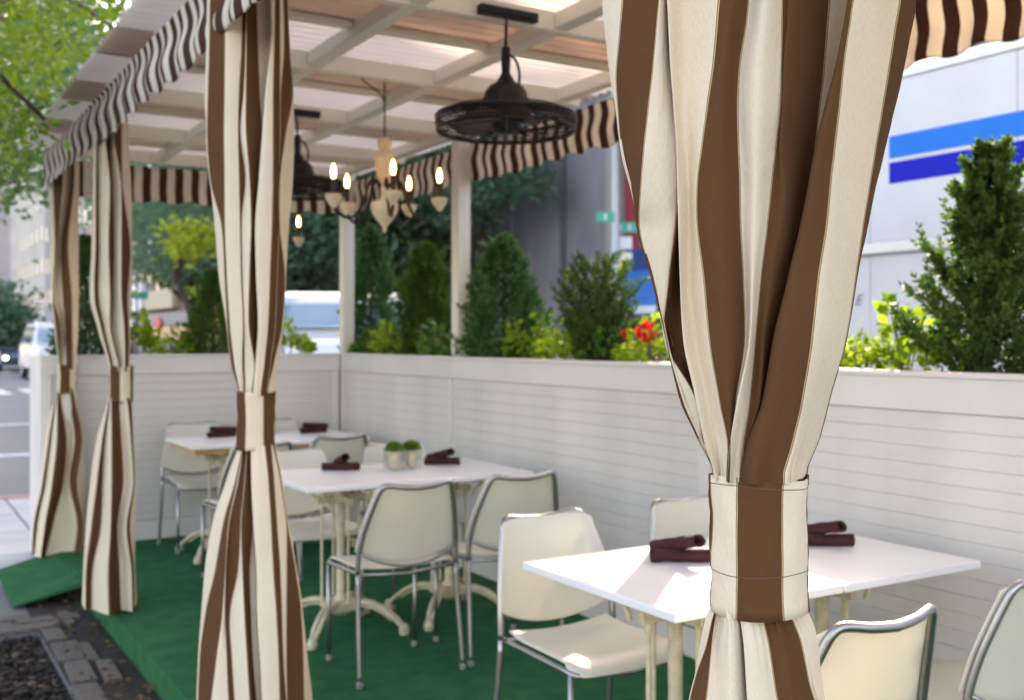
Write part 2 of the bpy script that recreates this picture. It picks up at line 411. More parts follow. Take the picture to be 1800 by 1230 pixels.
# near sidewalk (with the tree pit left open)
pave = MB()
PX0, PX1, PY0, PY1 = -.62, .735, 3.2, 5.92
for (x0, x1, y0, y1) in ((-6, PX0, -6, 11.0), (PX1, 3.85, -6, 11.0), (PX0, PX1, -6, PY0), (PX0, PX1, PY1, 11.0)):
    pave.box(x0, x1, y0, y1, -.27, GZ-.012)
pav = tag(pave.build('sidewalk', M_['slab']), kind='structure')
cb = MB(); cb.box(3.852, 4.0, -6, 11.0, -.27, GZ-.008); cb.box(-6, 4.0, 11.002, 11.15, -.27, GZ-.008)
tag(cb.build('kerb', M_['curb'], bevel=.012), kind='structure')
cb = MB(); cb.box(.9, 1.75, 10.99, 11.16, -.28, GZ-.004); tag(cb.build('painted_kerb', M_['painted_red'], bevel=.012), kind='structure')
# concrete flags beyond the ramp
fl = {}
def flag(nx, ny):
    k = (nx, ny)
    if k not in fl:
        m = MB(); m.box(-nx/2, nx/2, -ny/2, ny/2, -.03, 0); fl[k] = m.mesh('paving_slab', M_['concrete'])
    return fl[k]
for i in range(-3, 5):
    for j in range(0, 4):
        x0, y0 = -2.6+i*.92, 7.2+j*.93
        if x0 > 3.0: continue
        o = link('paving_slab', flag(.90, .91), pav, bevel=.006, seg=1); o.location = (x0+.45, y0+.45, GZ+random.uniform(-.004, .003))
        if (i, j) == (10, 10): pass
tp = MB()
for a in range(6):
    for b in range(4): tp.ball((1.22+a*.055, 9.25+b*.055, GZ+.005), .018, .018, .010, 6, 3)
tp.box(1.19, 1.54, 9.2, 9.46, GZ-.01, GZ+.007)
tag(tp.build('tactile_paving', M_['painty']), kind='structure')
# granite setts round the tree pit: border courses
def sett_mesh(i):
    m = MB(); rr = random.Random(i)
    m.box(-.5, .5, -.5, .5, -.5, .5)
    m.v = [(x*(1+rr.uniform(-.10, .06)), y*(1+rr.uniform(-.10, .06)), z) for x, y, z in m.v]
    return m.mesh('paving_stone', M_['sett'])
setts = [sett_mesh(i) for i in range(6)]
def sett(x, y, lx, ly):
    o = link('paving_stone', random.choice(setts), pav, bevel=.02, seg=2)
    o.location = (x, y, GZ-.038+random.uniform(-.006, .007)); o.scale = (lx*.94, ly*.92, .09)
    o.rotation_euler = (random.uniform(-.03, .03), random.uniform(-.03, .03), random.uniform(-.05, .05))
y = 3.3
while y < 5.95:
    ln = random.uniform(.22, .46); sett(.80+random.uniform(-.012, .012), y+ln/2, random.uniform(.095, .125), ln); y += ln+.01
y = 3.3
while y < 6.4:
    ln = random.uniform(.12, .5)
    if random.random() < .6: sett(.905+random.uniform(-.015, .015), y+ln/2, random.uniform(.05, .08), ln)
    y += ln+.012
for r in range(3):
    x = -.7
    while x < .735:
        ln = random.uniform(.18, .34); sett(x+ln/2, 5.99+r*.135, ln, .12); x += ln+.012
d = MB(); d.box(PX0, PX1, PY0, PY1, -.27, -.15); d.box(.74, 1.04, 3.0, 6.6, -.14, GZ-.006)
tag(d.build('tree_pit_soil', M_['dirt']), kind='structure')
def chips(n, x0, x1, y0, y1, z, s0, s1, flat=.35):
    P = np.stack([RNG.uniform(x0, x1, n), RNG.uniform(y0, y1, n), z+RNG.uniform(0, .025, n)], 1)
    A = unit(RNG.normal(0, 1, (n, 3))*np.array([1, 1, .35])); B = unit(np.cross(A, RNG.normal(0, .35, (n, 3))+np.array([0, 0, 1]))); C = np.cross(A, B)
    L = RNG.uniform(s0, s1, n)[:, None]; W = L*RNG.uniform(.25, .6, n)[:, None]; T = L*.12
    V = []
    for sa, sb, s_c in ((-1, -1, -1), (1, -1, -1), (1, 1, -1), (-1, 1, -1), (-1, -1, 1), (1, -1, 1), (1, 1, 1), (-1, 1, 1)):
        V.append(P+A*L*sa*.5+B*W*sb*.5+C*T*s_c*.5)
    V = np.stack(V, 1).reshape(-1, 3); i = np.arange(n)*8
    Q = np.concatenate([np.stack([i+a for a in q], 1) for q in ((0, 3, 2, 1), (4, 5, 6, 7), (0, 1, 5, 4), (1, 2, 6, 5), (2, 3, 7, 6), (3, 0, 4, 7))])
    return V, Q
V, Q = chips(6500, PX0+.02, PX1-.02, PY0+.02, PY1-.02, -.15, .012, .055)
mi = np.tile((RNG.random(6500) < .13).astype(int), 6)
o = link('mulch', np_mesh('mulch', V, Q, [M_['chip'], M_['chip2']], mi)); tag(o, 'dark bark mulch filling the tree pit', 'mulch', kind='stuff')
n = 240
P = np.stack([np.where(RNG.random(n) < .75, RNG.uniform(.80, 1.03, n), RNG.uniform(-.5, 1.0, n)), RNG.uniform(3.2, 6.5, n), np.full(n, GZ+.012)], 1)
P[:, 2] += RNG.uniform(0, .006, n)
V, Q = leaves(P, RNG.normal(0, 1, (n, 3))*np.array([1, 1, .12]), .035, .5, .1, .08)
o = link('leaf_litter', np_mesh('leaf_litter', V, Q, M_['dryleaf'])); tag(o, 'small fallen dry leaves along the foot of the green platform', 'fallen leaves', kind='stuff')
# road markings
mk = MB()
for (x0, x1, y0) in ((-1, 2.6, 16.2), (-1, 2.9, 22.0), (-1, 2.5, 28.5)): mk.box(x0, x1, y0, y0+.28, RZ-.01, RZ+.004)
for i in range(14): mk.box(-2+i*1.0, -2+i*1.0+.55, 34, 37.5, RZ-.01, RZ+.004)
for i in range(6): mk.box(9.9, 10.05, 40+i*9, 43+i*9, RZ-.01, RZ+.004)
tag(mk.build('road_markings', M_['paintw']), kind='structure')
fs = MB(); fs.box(15.0, 17.3, -40, 200, -.27, -.10); tag(fs.build('far_sidewalk', M_['concrete'], bevel=.02), kind='structure')

# ------------------------------------------------------------------ platform and ramp
t = empty('dining_platform', (2.1, 3.6, 0), 'long low platform covered in green outdoor carpet under the chairs', 'platform')
m = MB(); m.box(1.04, 3.16, -1.2, 7.75, -.14, 0); m.build('carpet', M_['carpet'], t, bevel=.008, world=True)
m = MB(); m.box(1.047, 3.1, -1.19, 7.7, -.20, -.141); m.build('frame', M_['wood'], t, world=True)
t = empty('ramp', (.86, 6.95, GZ), 'green carpeted wedge ramp beside the curtain at the far end', 'ramp')
m = MB(); m.prism([(1.036, 0), (.68, GZ+.006), (.68, GZ+.022), (1.036, -.004)], 0, 1.05, Matrix(((1, 0, 0, 0), (0, 0, -1, 7.52), (0, 1, 0, 0), (0, 0, 0, 1))))
m = MB()
b = len(m.v)
prof = [(1.036, -.035), (.675, GZ+.004), (.675, GZ+.016), (1.036, -.003)]
m.v += [(x, 6.47, z) for x, z in prof]+[(x, 7.52, z) for x, z in prof]
m.face((0, 1, 2, 3)); m.face((7, 6, 5, 4))
for i in range(4): m.face((i, 4+i, 4+(i+1) % 4, (i+1) % 4))
m.build('carpet', M_['carpet'], t, bevel=.004, world=True)
m = MB(); m.box(.80, .86, 6.55, 7.45, GZ-.01, GZ+.035); m.box(.97, 1.03, 6.55, 7.45, GZ-.01, GZ+.06); m.build('support', M_['dirt'], t, world=True)

# ------------------------------------------------------------------ low walls with horizontal planks
WT = 1.286
def wall(name, label, loc, axis, a0, a1, face, joints):
    """axis 'y': wall inner face at x=face running along y; axis 'x': inner face at y=face along x. planks between joints"""
    t = empty(name, loc, label, 'wall')
    def bx(m, u0, u1, d0, d1, z0, z1):
        if axis == 'y': m.box(face+d0, face+d1, u0, u1, z0, z1)
        else: m.box(u0, u1, face+d0, face+d1, z0, z1)
        return m
    bx(MB(), a0, a1, .016, .05, -.02, WT-.022).build('backing', M_['white_paint'], t, world=True)
    bx(MB(), a0-.004, a1+.004, -.014, .058, WT-.02, WT).build('cap_rail', M_['white_paint2'], t, bevel=.004, world=True)
    bx(MB(), a0, a1, -.008, .015, WT-.135, WT-.0205).build('top_board', M_['white_paint2'], t, bevel=.003, world=True)
    bx(MB(), a0, a1, -.006, .015, .001, .135).build('skirting', M_['white_paint2'], t, bevel=.004, world=True)
    for (j, wd) in joints:
        bx(MB(), j-wd/2, j+wd/2, -.010, .0155, .1352, WT-.1352).build('stile', M_['white_paint2'], t, bevel=.003, world=True)
    z0, z1 = .1375, WT-.1375; nn = 17; ph = (z1-z0)/nn
    segs = sorted(joints)
    for (ja, wa), (jb, wb) in zip(segs[:-1], segs[1:]):
        L = (jb-wb/2)-(ja+wa/2)-.002
        me = None
        for k in range(nn):
            if me is None:
                mm = MB()
                if axis == 'y': mm.box(0, .0135, -L/2, L/2, .0003, ph-.0003)
                else: mm.box(-L/2, L/2, 0, .0135, .0003, ph-.0003)
                me = mm.mesh('plank', M_['white_paint'])
            o = link('plank', me, t, bevel=.0020, seg=1); c = ((ja+wa/2)+(jb-wb/2))/2; dj = random.uniform(-.0009, .0009)
            p = Vector((face+dj, c, z0+k*ph)) if axis == 'y' else Vector((c, face+dj, z0+k*ph))
            o.location = p-Vector(loc)
    return t
wall('plank_wall', 'long low white plank wall running behind the tables', (3.09, 3.4, 0), 'y', -1.1, 7.565, 3.07, [(-1.05, .09), (1.12, .07), (3.45, .07), (5.78, .05), (7.53, .06)])
wall('plank_wall', 'short low white plank wall closing the far end', (2.0, 7.6, 0), 'x', .95, 3.055, 7.57, [(.985, .07), (3.02, .06)])
def planter(label, loc, x0, x1, y0, y1):
    t = empty('planter_box', loc, label, 'planter', 'white planter boxes behind the low walls')
    th = .03
    for (a, b, c, d_) in ((x0, x0+th, y0, y1), (x1-th, x1, y0, y1), (x0+th, x1-th, y0, y0+th), (x0+th, x1-th, y1-th, y1)):
        m = MB(); m.box(a, b, c, d_, -.10, 1.272); m.build('panel', M_['white_paint'], t, bevel=.004, world=True)
    m = MB(); m.box(x0+th, x1-th, y0+th, y1-th, .9, 1.19)
    m.build('soil', M_['soil'], t, world=True)
    return t
planter('long white planter box outside the long plank wall, full of shrubs', (3.4, 3.5, -.1), 3.135, 3.68, -1.0, 8.15)
planter('short white planter box behind the far end wall', (2.0, 7.9, -.1), .955, 3.13, 7.65, 8.15)

# ------------------------------------------------------------------ pavilion: posts, beams, joists, corrugated roof
pv = empty('pavilion', (2.1, 3.5, 0), 'cream timber pavilion with translucent corrugated roof over the tables', 'pavilion')
for (x, y, z0) in ((3.13, 7.60, WT+.001), (3.13, 5.76, WT+.001), (3.13, 3.45, WT+.001), (3.13, 1.12, WT+.001)):
    m = MB(); m.box(x-.045, x+.045, y-.045, y+.045, z0, 2.628); m.build('post', M_['post'], pv, bevel=.006, world=True)
CURT = [(1.10, 1.118), (1.10, 3.46), (1.10, 5.72), (1.10, 7.45)]
for (x, y) in CURT:
    m = MB(); m.box(x-.024, x+.024, y-.024, y+.024, .001, 2.628); m.build('post', M_['post'], pv, bevel=.004, world=True)
BEAMS = [-.68, .37, 1.43, 2.49, 3.55, 4.62, 5.70, 6.77, 7.66]
for y in BEAMS:
    m = MB(); m.box(1.03, 3.22, y-.022, y+.022, 2.632, 2.712); m.build('beam', M_['beam'], pv, bevel=.005, world=True)
for x, wd in ((1.08, .044), (1.735, .044), (2.38, .044), (3.10, .044)):
    for ya, yb in zip(BEAMS[:-1], BEAMS[1:]):
        m = MB(); m.box(x-wd/2*1.6, x+wd/2*1.6, ya+.0225, yb-.0225, 2.642, 2.708); m.build('joist', M_['joist'], pv, bevel=.005, world=True)
for y in BEAMS[:-1]:
    for xa, xb in ((1.12, 1.698), (1.772, 2.343), (2.417, 3.063)):
        m = MB(); m.box(xa, xb, y+.50, y+.56, 2.684, 2.7075); m.build('purlin', M_['beam'], pv, bevel=.004, world=True)
per = .076
def sheet_mesh(matl, wd):
    m = MB(); n = int(round(wd/per*8))
    ys = np.linspace(0, wd, n+1); xs = np.array([.885, 1.5, 2.2, 2.9, 3.37])
    m.grid(np.array([[(x, yy, .015*math.sin(2*math.pi*yy/per)) for yy in ys] for x in xs])); return m.mesh('roof_sheet', matl, smooth=True)
sm_p, sm_w = sheet_mesh(M_['sheet_warm'], .50), sheet_mesh(M_['sheet'], .60)
for i, yb in enumerate(BEAMS[:-1]):
    for k, (me, off) in enumerate(((sm_p, .045), (sm_w, .515))):
        o = link('roof_sheet', me, pv, solid=.0014); o['label'] = 'tan corrugated sheet' if k == 0 else 'milky white corrugated sheet'
        o.location = Vector((0, yb+off, 2.7255+.003*k))-Vector(pv.location)
# ------------------------------------------------------------------ valances
def valance(name, label, axis, pos, a0, a1, zt, zb, out, roll=True, ph=0):
    """axis 'y': hangs at x=pos along y. out: +1/-1 outward direction"""
    zs = [(zt, 0.0)]
    nz = 16; na = int(abs(a1-a0)/.007)
    A = np.linspace(a0, a1, na+1); P = []; UV = []
    prof = []
    if roll:
        prof += [(zt+.004, -.055*out), (zt+.002, -.03*out), (zt-.006, -.006*out), (zt-.016, .004*out)]
    for k in range(nz+1):
        f = k/nz; prof.append((zt-.022-(zt-.022-zb)*f, None if True else 0))
    nrm = []
    for zi, (z, off) in enumerate(prof):
        rowp, rowu = [], []
        f = (zt-z)/(zt-zb)
        for a in A:
            u = a/.056
            zz = z
            if off is None:
                wob = .008*math.sin(2*math.pi*a/.224+ph+1.3*math.sin(a*2.3))*min(1, f*1.4) + .0085*math.sin(2*math.pi*f*1.35+.4+a*1.1) + .006*math.sin(a*3.7+ph)
                dd = .006*out+wob
                if f > .8: zz = z + .010*(f-.8)/.2*math.cos(2*math.pi*a/.224+ph) - .006*math.sin(a*5.1)*(f-.8)/.2
            else: dd = off
            rowp.append((pos+dd, a, zz) if axis == 'y' else (a, pos+dd, zz)); rowu.append((u, zz))
        P.append(rowp); UV.append(rowu)
    m = MB(); m.grid(np.array(P), UV)
    o = m.build(name, M_['valance'], smooth=True, solid=.0012)
    return tag(o, label, 'valance', 'striped valances round the pavilion')
valance('valance', 'brown and cream striped valance with scalloped edge above the row of curtains', 'y', .985, -1.0, 7.60, 2.642, 2.395, -1)
valance('valance', 'brown and cream striped valance above the shrubs and the long plank wall', 'y', 3.185, -1.0, 7.68, 2.628, 2.375, 1, roll=False, ph=1)
valance('valance', 'brown and cream striped valance hanging above the far end wall', 'x', 7.655, 1.03, 3.17, 2.628, 2.36, 1, roll=False, ph=2)

# ------------------------------------------------------------------ curtains: gathered cloth lofted from measured cross-sections
def cardinal(x, xs, ys, tau=.42):
    """cardinal spline through (xs, ys) evaluated at x (xs increasing)"""
    xs = np.asarray(xs, float); ys = np.asarray(ys, float); n = len(xs)
    d = np.zeros_like(ys)
    d[1:-1] = (ys[2:]-ys[:-2])/(xs[2:]-xs[:-2]).reshape(-1, *([1]*(ys.ndim-1)))
    d[0] = (ys[1]-ys[0])/(xs[1]-xs[0]); d[-1] = (ys[-1]-ys[-2])/(xs[-1]-xs[-2])
    d *= tau*2
    i = np.clip(np.searchsorted(xs, x)-1, 0, n-2); h = xs[i+1]-xs[i]; t = (x-xs[i])/h
    sh = (-1,)+(1,)*(ys.ndim-1); t = t.reshape(sh); h = h.reshape(sh)
    return (2*t**3-3*t**2+1)*ys[i] + (t**3-2*t**2+t)*h*d[i] + (-2*t**3+3*t**2)*ys[i+1] + (t**3-t**2)*h*d[i+1]
def loft_cloth(rows, D, us, offs, bulge, ny=90, sub=8, wr=.0014, seed=0, tie=None):
    """rows: (height on the 1800x1230 measuring grid, feature positions left to right); D distance; us: stripe number of each feature;
    offs: depth of each feature towards (+) or away from (-) the viewer side in metres; bulge: row -> depth radius."""
    ys = np.array([r[0] for r in rows], float); X = np.array([r[1] for r in rows], float)
    nf = X.shape[1]
    BL = np.array([bulge(y) for y in ys])
    yy = np.linspace(ys[0], ys[-1], ny)
    Xd = cardinal(yy, ys, X); Bd = cardinal(yy, ys, BL)
    par = np.arange(nf, dtype=float); dense = np.linspace(0, nf-1, (nf-1)*sub+1)
    Ud = np.interp(dense, par, us)
    P, UV = [], []
    offs = np.asarray(offs, float); rs = np.random.default_rng(seed)
    phs = rs.uniform(0, 6.28, 6)
    nb = 14
    for k, y in enumerate(yy):
        x = Xd[k]; hw = max(1e-3, (x.max()-x.min())/2); xm = (x.max()+x.min())/2
        b = Bd[k]; sc_ = b/max(BL)
        o = offs[k] if offs.ndim == 2 else offs
        t = b*np.sqrt(np.maximum(0, 1-np.clip((x-xm)/hw, -1, 1)**2)) + offs*(.35+.65*sc_)
        q = np.stack([x, t], 1)
        q = cardinal(dense, par, q, .5)
        t = q[:, 1] + wr*(np.sin(dense*2.1+y*.013+phs[0])+.6*np.sin(dense*3.7-y*.021+phs[1]))
        if tie is not None:
            pk = math.exp(-abs(y-tie)*D/1850/.045)
            t = t+.0042*pk*(np.sin(dense*8.3+phs[3])+.7*np.sin(dense*13.7+phs[4]))
        x = q[:, 0]
        # round the back
        an = np.linspace(0, math.pi, nb+2)[1:-1]
        pr = math.cos(0)
        xr, tr, xl, tl = x[-1], t[-1], x[0], t[0]
        bw = abs(xr-xl)/2; cx = (xr+xl)/2
        fold = 1+.12*np.sin(an*9+phs[2]+y*.002)
        bx_ = cx + bw*np.cos(an); bt = (tr*(1-an/math.pi)+tl*an/math.pi) - b*np.sin(an)*fold*.95
        x = np.concatenate([x, bx_]); t = np.concatenate([t, bt])
        u = np.concatenate([Ud, us[-1]+(np.arange(nb)+1)/(nb+1)*6.0])
        d = D - t; lat = (x-900)/FPX*d
        z = EYE + (594-y)/FPX*D
        p = FW[None, :]*d[:, None] + RT[None, :]*lat[:, None]; p[:, 2] = z
        P.append(p); UV.append([(float(a), float(z)) for a in u])
    P = np.array(P)
    P[:, :, 2] = P[:, :1, 2]
    return P, UV
def cloth(name, rows, D, us, offs, bulge, *rest):
    parent = rest[-1]; P, UV = loft_cloth(rows, D, us, offs, bulge, tie=rest[0] if len(rest) > 1 else (rows[-1][0] if name == 'upper_drape' else rows[0][0]))
    m = MB(); nr, nc = P.shape[:2]
    # close the loop with its own column so the stripe count does not jump
    P = np.concatenate([P, P[:, :1]], 1); UV = [r+[(r[-1][0]+.4, r[0][1])] for r in UV]
    m.grid(P, UV)
    return m.build(name, M_['drape'], parent, smooth=True, world=True)
from mathutils import noise
def brad(a, f, r): return r*(1+.018*math.sin(3*a+f*2)+.03*abs(2*f-1)**4+.010*math.sin(7*a+f*5)+.007*math.sin(5*a-f*9)*math.sin(f*6)+.012*math.sin(2*a+f*3.3)) + .0035*(noise.noise(Vector((math.cos(a)*2.2, math.sin(a)*2.2, f*3.1+a*.6)))+.6*noise.noise(Vector((math.cos(a)*5, math.sin(a)*5, f*7-a))))
def band(parent, c, r, z0, z1, u_at_front, ang_front, ex=1.0, seams=()):
    n = 56; nz = 14; m = MB(); P, UV = [], []
    per = 2*math.pi*r/.0605
    for k in range(nz+1):
        f = k/nz; z = z0+(z1-z0)*f; row, ru = [], []
        for i in range(n+1):
            a = 2*math.pi*i/n
            rr = brad(a, f, r)
            row.append((c[0]+rr*math.cos(a), c[1]+rr*math.sin(a), z+.0025*math.sin(2*a+1)*(1 if f > .5 else -1)))
            da = (a-ang_front+math.pi) % (2*math.pi)-math.pi
            ru.append((u_at_front+da*r/.0605, z))
        # unwrap u
        base = u_at_front-(ang_front % (2*math.pi))*r/.0605
        ru = [(base+2*math.pi*r/.0605*i/n, z) for i in range(n+1)]
        P.append(row); UV.append(ru)
    m.grid(np.array(P), UV)
    o = m.build('tie_band', M_['drape'], parent, smooth=True, world=True, solid=.003)
    for z in seams:
        f = (z-z0)/(z1-z0); s = MB(); s.tube([(c[0]+(brad(2*math.pi*i/112, f, r)+.0017)*math.cos(2*math.pi*i/112), c[1]+(brad(2*math.pi*i/112, f, r)+.0017)*math.sin(2*math.pi*i/112), z+.0025*math.sin(4*math.pi*i/112+1)*(1 if f > .5 else -1)) for i in range(113)], .0006, 5)
        sm = s.build('seam', M_['seam'], o, smooth=True)
        sm.matrix_parent_inverse = Matrix.Identity(4)
    return o
M_['seam'] = mat('brown sewing thread', (.14, .09, .06), .8)
def px_rows(rows, f): return [(y, [f(v) for v in xs]) for y, xs in rows]
def curtain(label, ctr, upper, lower, D, bandspec):
    t = empty('curtain', (ctr[0], ctr[1], 0), label, 'curtain', 'striped curtains tied to the pavilion posts')
    cloth('upper_drape', *upper, t); 
    cloth('lower_drape', *lower, t)
    band(t, *bandspec)
    return t
def mkbulge(pairs):
    a, b = zip(*pairs)
    return lambda y: float(np.interp(y, a, b))

# --- nearest curtain (sharp) -------------------------------------------------
D4 = 1.527
fz = lambda v: 1040+v/2.928
fz2 = lambda v: 1040+v/2.673
# L, e1, e2, e3, turn, C3 fold, crease, e5, mid, e6, mid, e7, valley, e8, turn, fold, e10, mid, e11, R
A = [
 (-740, [50, 175, 352, 395, 420, 385, 480, 672, 745, 815, 900, 985, 1050, 1225, 1362, 1335, 1360, 1480, 1600, 1675]),
 (-250, [50, 172, 352, 395, 420, 385, 482, 672, 744, 815, 900, 985, 1050, 1225, 1362, 1335, 1360, 1480, 1600, 1675]),
 (0, [55, 165, 350, 392, 420, 385, 487, 670, 742, 812, 900, 985, 1046, 1222, 1362, 1335, 1358, 1477, 1595, 1668]),
 (70, [74, 147, 332, 400, 426, 395, 486, 652, 722, 795, 888, 983, 1030, 1207, 1330, 1300, 1330, 1448, 1563, 1632]),
 (140, [98, 128, 312, 412, 434, 405, 483, 632, 694, 760, 872, 980, 1003, 1190, 1290, 1258, 1297, 1415, 1530, 1592]),
 (205, [135, 140, 288, 428, 448, 420, 480, 602, 672, 748, 862, 976, 995, 1168, 1240, 1205, 1275, 1388, 1497, 1546]),
 (273, [168, 160, 265, 442, 464, 435, 490, 572, 660, 752, 852, 952, 985, 1145, 1190, 1152, 1250, 1355, 1462, 1500]),
 (335, [212, 205, 250, 445, 466, 440, 494, 547, 652, 760, 846, 930, 1000, 1124, 1160, 1118, 1227, 1328, 1432, 1456]),
]
B = [
 (400, [234, 224, 222, 395, 425, 407, 455, 498, 595, 697, 765, 830, 905, 995, 1020, 985, 1103, 1190, 1278, 1296]),
 (500, [308, 298, 290, 362, 432, 415, 458, 532, 625, 712, 756, 795, 855, 930, 955, 920, 1060, 1145, 1238, 1234]),
 (600, [360, 352, 350, 347, 442, 432, 490, 557, 638, 718, 742, 770, 812, 862, 885, 855, 1030, 1105, 1195, 1180]),
 (700, [440, 425, 415, 490, 505, 490, 545, 603, 650, 676, 688, 745, 790, 806, 825, 809, 985, 1050, 1120, 1110]),
 (770, [520, 505, 495, 522, 540, 528, 580, 640, 652, 660, 652, 718, 734, 740, 748, 745, 940, 1000, 1072, 1060]),
 (822, [585, 575, 566, 568, 580, 570, 606, 634, 644, 652, 640, 706, 712, 716, 722, 718, 902, 955, 1016, 1006]),
 (838, [590, 580, 570, 572, 582, 574, 606, 634, 644, 652, 642, 706, 712, 716, 722, 718, 900, 950, 1010, 1002]),
]
B[5] = (822, [585, 575, 566, 568, 580, 570, 606, 634, 644, 652, 640, 706, 712, 714, 722, 712, 898, 955, 1016, 1006])
rows4 = px_rows(A, fz)+px_rows(B, fz2)
u4 = [.3, 1, 2, 3, 3.7, 4.12, 4.5, 5, 5.5, 6, 6.5, 7, 7.5, 8, 8.7, 9.2, 10, 10.5, 11, 11.5]
o4 = [-.02, -.012, .0, -.024, -.07, .014, -.016, .008, .020, -.004, .018, -.012, -.006, -.050, -.085, .014, .028, .012, -.012, -.03]
bul4 = mkbulge([(-740, .085), (0, .10), (400, .085), (600, .075), (770, .064), (840, .060)])
fz3 = lambda v: 1140+v/2.86
# L, e1, e2, crease, mid, hid, turn, front, mid, e5, mid, e6, mid, R
C = [
 (1040, [345, 350, 356, 370, 395, 452, 466, 458, 515, 575, 625, 685, 730, 768]),
 (1062, [330, 338, 346, 366, 395, 452, 468, 458, 520, 580, 640, 702, 745, 784]),
 (1076, [300, 322, 336, 368, 410, 462, 480, 465, 522, 583, 655, 722, 764, 804]),
 (1115, [268, 297, 318, 348, 410, 474, 500, 480, 542, 610, 690, 766, 808, 845]),
 (1178, [238, 242, 300, 342, 412, 486, 512, 492, 562, 640, 722, 803, 835, 866]),
 (1230, [203, 206, 280, 338, 415, 498, 528, 505, 585, 672, 760, 845, 866, 886]),
 (1500, [60, 66, 190, 290, 400, 520, 560, 530, 640, 770, 890, 1010, 1040, 1062]),
 (1900, [-70, -60, 110, 250, 395, 540, 600, 560, 700, 860, 1010, 1150, 1195, 1220]),
 (2268, [-120, -108, 80, 232, 392, 548, 612, 570, 722, 890, 1050, 1196, 1244, 1270]),
]
rows4l = px_rows(C, fz3)
u4l = [.6, 1, 2, 2.4, 2.7, 2.95, 3.5, 4.05, 4.5, 5, 5.5, 6, 6.4, 6.8]
o4l = [-.01, .004, -.010, -.022, .014, -.020, -.06, .008, .016, .002, .018, -.002, .004, -.014]
bul4l = mkbulge([(1040, .042), (1064, .047), (1090, .060), (1230, .085), (1600, .12), (2268, .15)])
c4 = np.array(FW*D4+RT*(1335-900)/FPX*D4); ang4 = math.atan2(-c4[1], -c4[0])
curtain('nearest brown and cream striped curtain, its weave and stitched tie band in sharp focus', (c4[0], c4[1]),
        (rows4, D4, u4, o4, bul4, 838), (rows4l, D4, u4l, o4l, bul4l, 1040), D4,
        (c4, .0672, 1.008, 1.202, 5.5, ang4, 1.0, (1.1905, 1.068)))
# --- second curtain ------------------------------------------------------------
D3 = 3.53
f3 = lambda v: 330+v/2.929
U = [
 (-20, [100, 116, 192, 284, 304, 306, 350, 430, 420, 450, 474, 490, 512, 516]),
 (90, [94, 112, 190, 278, 300, 302, 360, 440, 428, 447, 475, 497, 525, 528]),
 (170, [88, 105, 188, 265, 288, 300, 370, 425, 400, 440, 475, 480, 540, 545]),
 (240, [98, 101, 185, 260, 268, 300, 382, 400, 385, 440, 475, 479, 505, 548]),
 (320, [117, 119, 188, 265, 297, 318, 365, 385, 367, 440, 471, 472, 474, 541]),
 (400, [140, 175, 190, 270, 272, 326, 346, 365, 348, 435, 469, 471, 473, 521]),
 (485, [160, 190, 200, 275, 277, 318, 350, 365, 352, 425, 460, 462, 500, 506]),
 (571, [199, 204, 216, 285, 288, 314, 360, 370, 362, 415, 450, 452, 486, 490]),
 (639, [221, 223, 240, 280, 292, 342, 346, 355, 348, 395, 425, 428, 442, 470]),
 (684, [256, 259, 265, 289, 296, 331, 334, 341, 337, 377, 409, 411, 413, 442]),
 (694, [260, 262, 266, 289, 296, 331, 334, 341, 337, 377, 409, 411, 413, 440]),
]
f3l = lambda v: 330+v/2.617
Lw = [
 (780, [238, 250, 252, 254, 269, 271, 287, 300, 290, 355, 382, 394, 398, 402]),
 (789, [232, 248, 250, 253, 269, 271, 289, 302, 291, 358, 385, 399, 403, 408]),
 (836, [185, 222, 228, 236, 262, 264, 290, 304, 293, 372, 396, 424, 429, 433]),
 (913, [118, 165, 186, 193, 244, 246, 298, 313, 303, 385, 410, 454, 457, 461]),
 (989, [82, 130, 172, 176, 232, 252, 285, 328, 317, 395, 425, 456, 492, 496]),
 (1066, [65, 85, 158, 172, 193, 262, 290, 334, 321, 410, 433, 455, 520, 526]),
 (1142, [50, 58, 130, 180, 203, 275, 300, 348, 334, 420, 440, 455, 530, 547]),
 (1230, [40, 48, 102, 190, 217, 290, 320, 358, 344, 427, 456, 460, 535, 573]),
 (1318, [35, 44, 95, 194, 222, 298, 328, 364, 350, 432, 464, 468, 546, 588]),
]
u3 = [.4, 1, 2, 3, 4, 5, 6, 7, 8.06, 9, 10, 11, 12, 12.6]
o3 = [-.02, -.01, .012, -.01, -.022, .012, -.025, -.05, .012, .018, -.002, -.012, -.004, -.02]
curtain('striped curtain on the post between the middle and front tables, slightly blurred', (1.10, 3.46),
        (px_rows(U, f3), D3, u3, o3, mkbulge([(-20, .09), (300, .10), (570, .09), (694, .052)])),
        (px_rows(Lw, f3l), D3, u3, o3, mkbulge([(780, .052), (830, .075), (1318, .17)])), D3,
        (np.array(FW*D3+RT*(450-900)/FPX*D3), .0610, 1.030, 1.220, 0.58, math.atan2(-3.46, -1.10)))
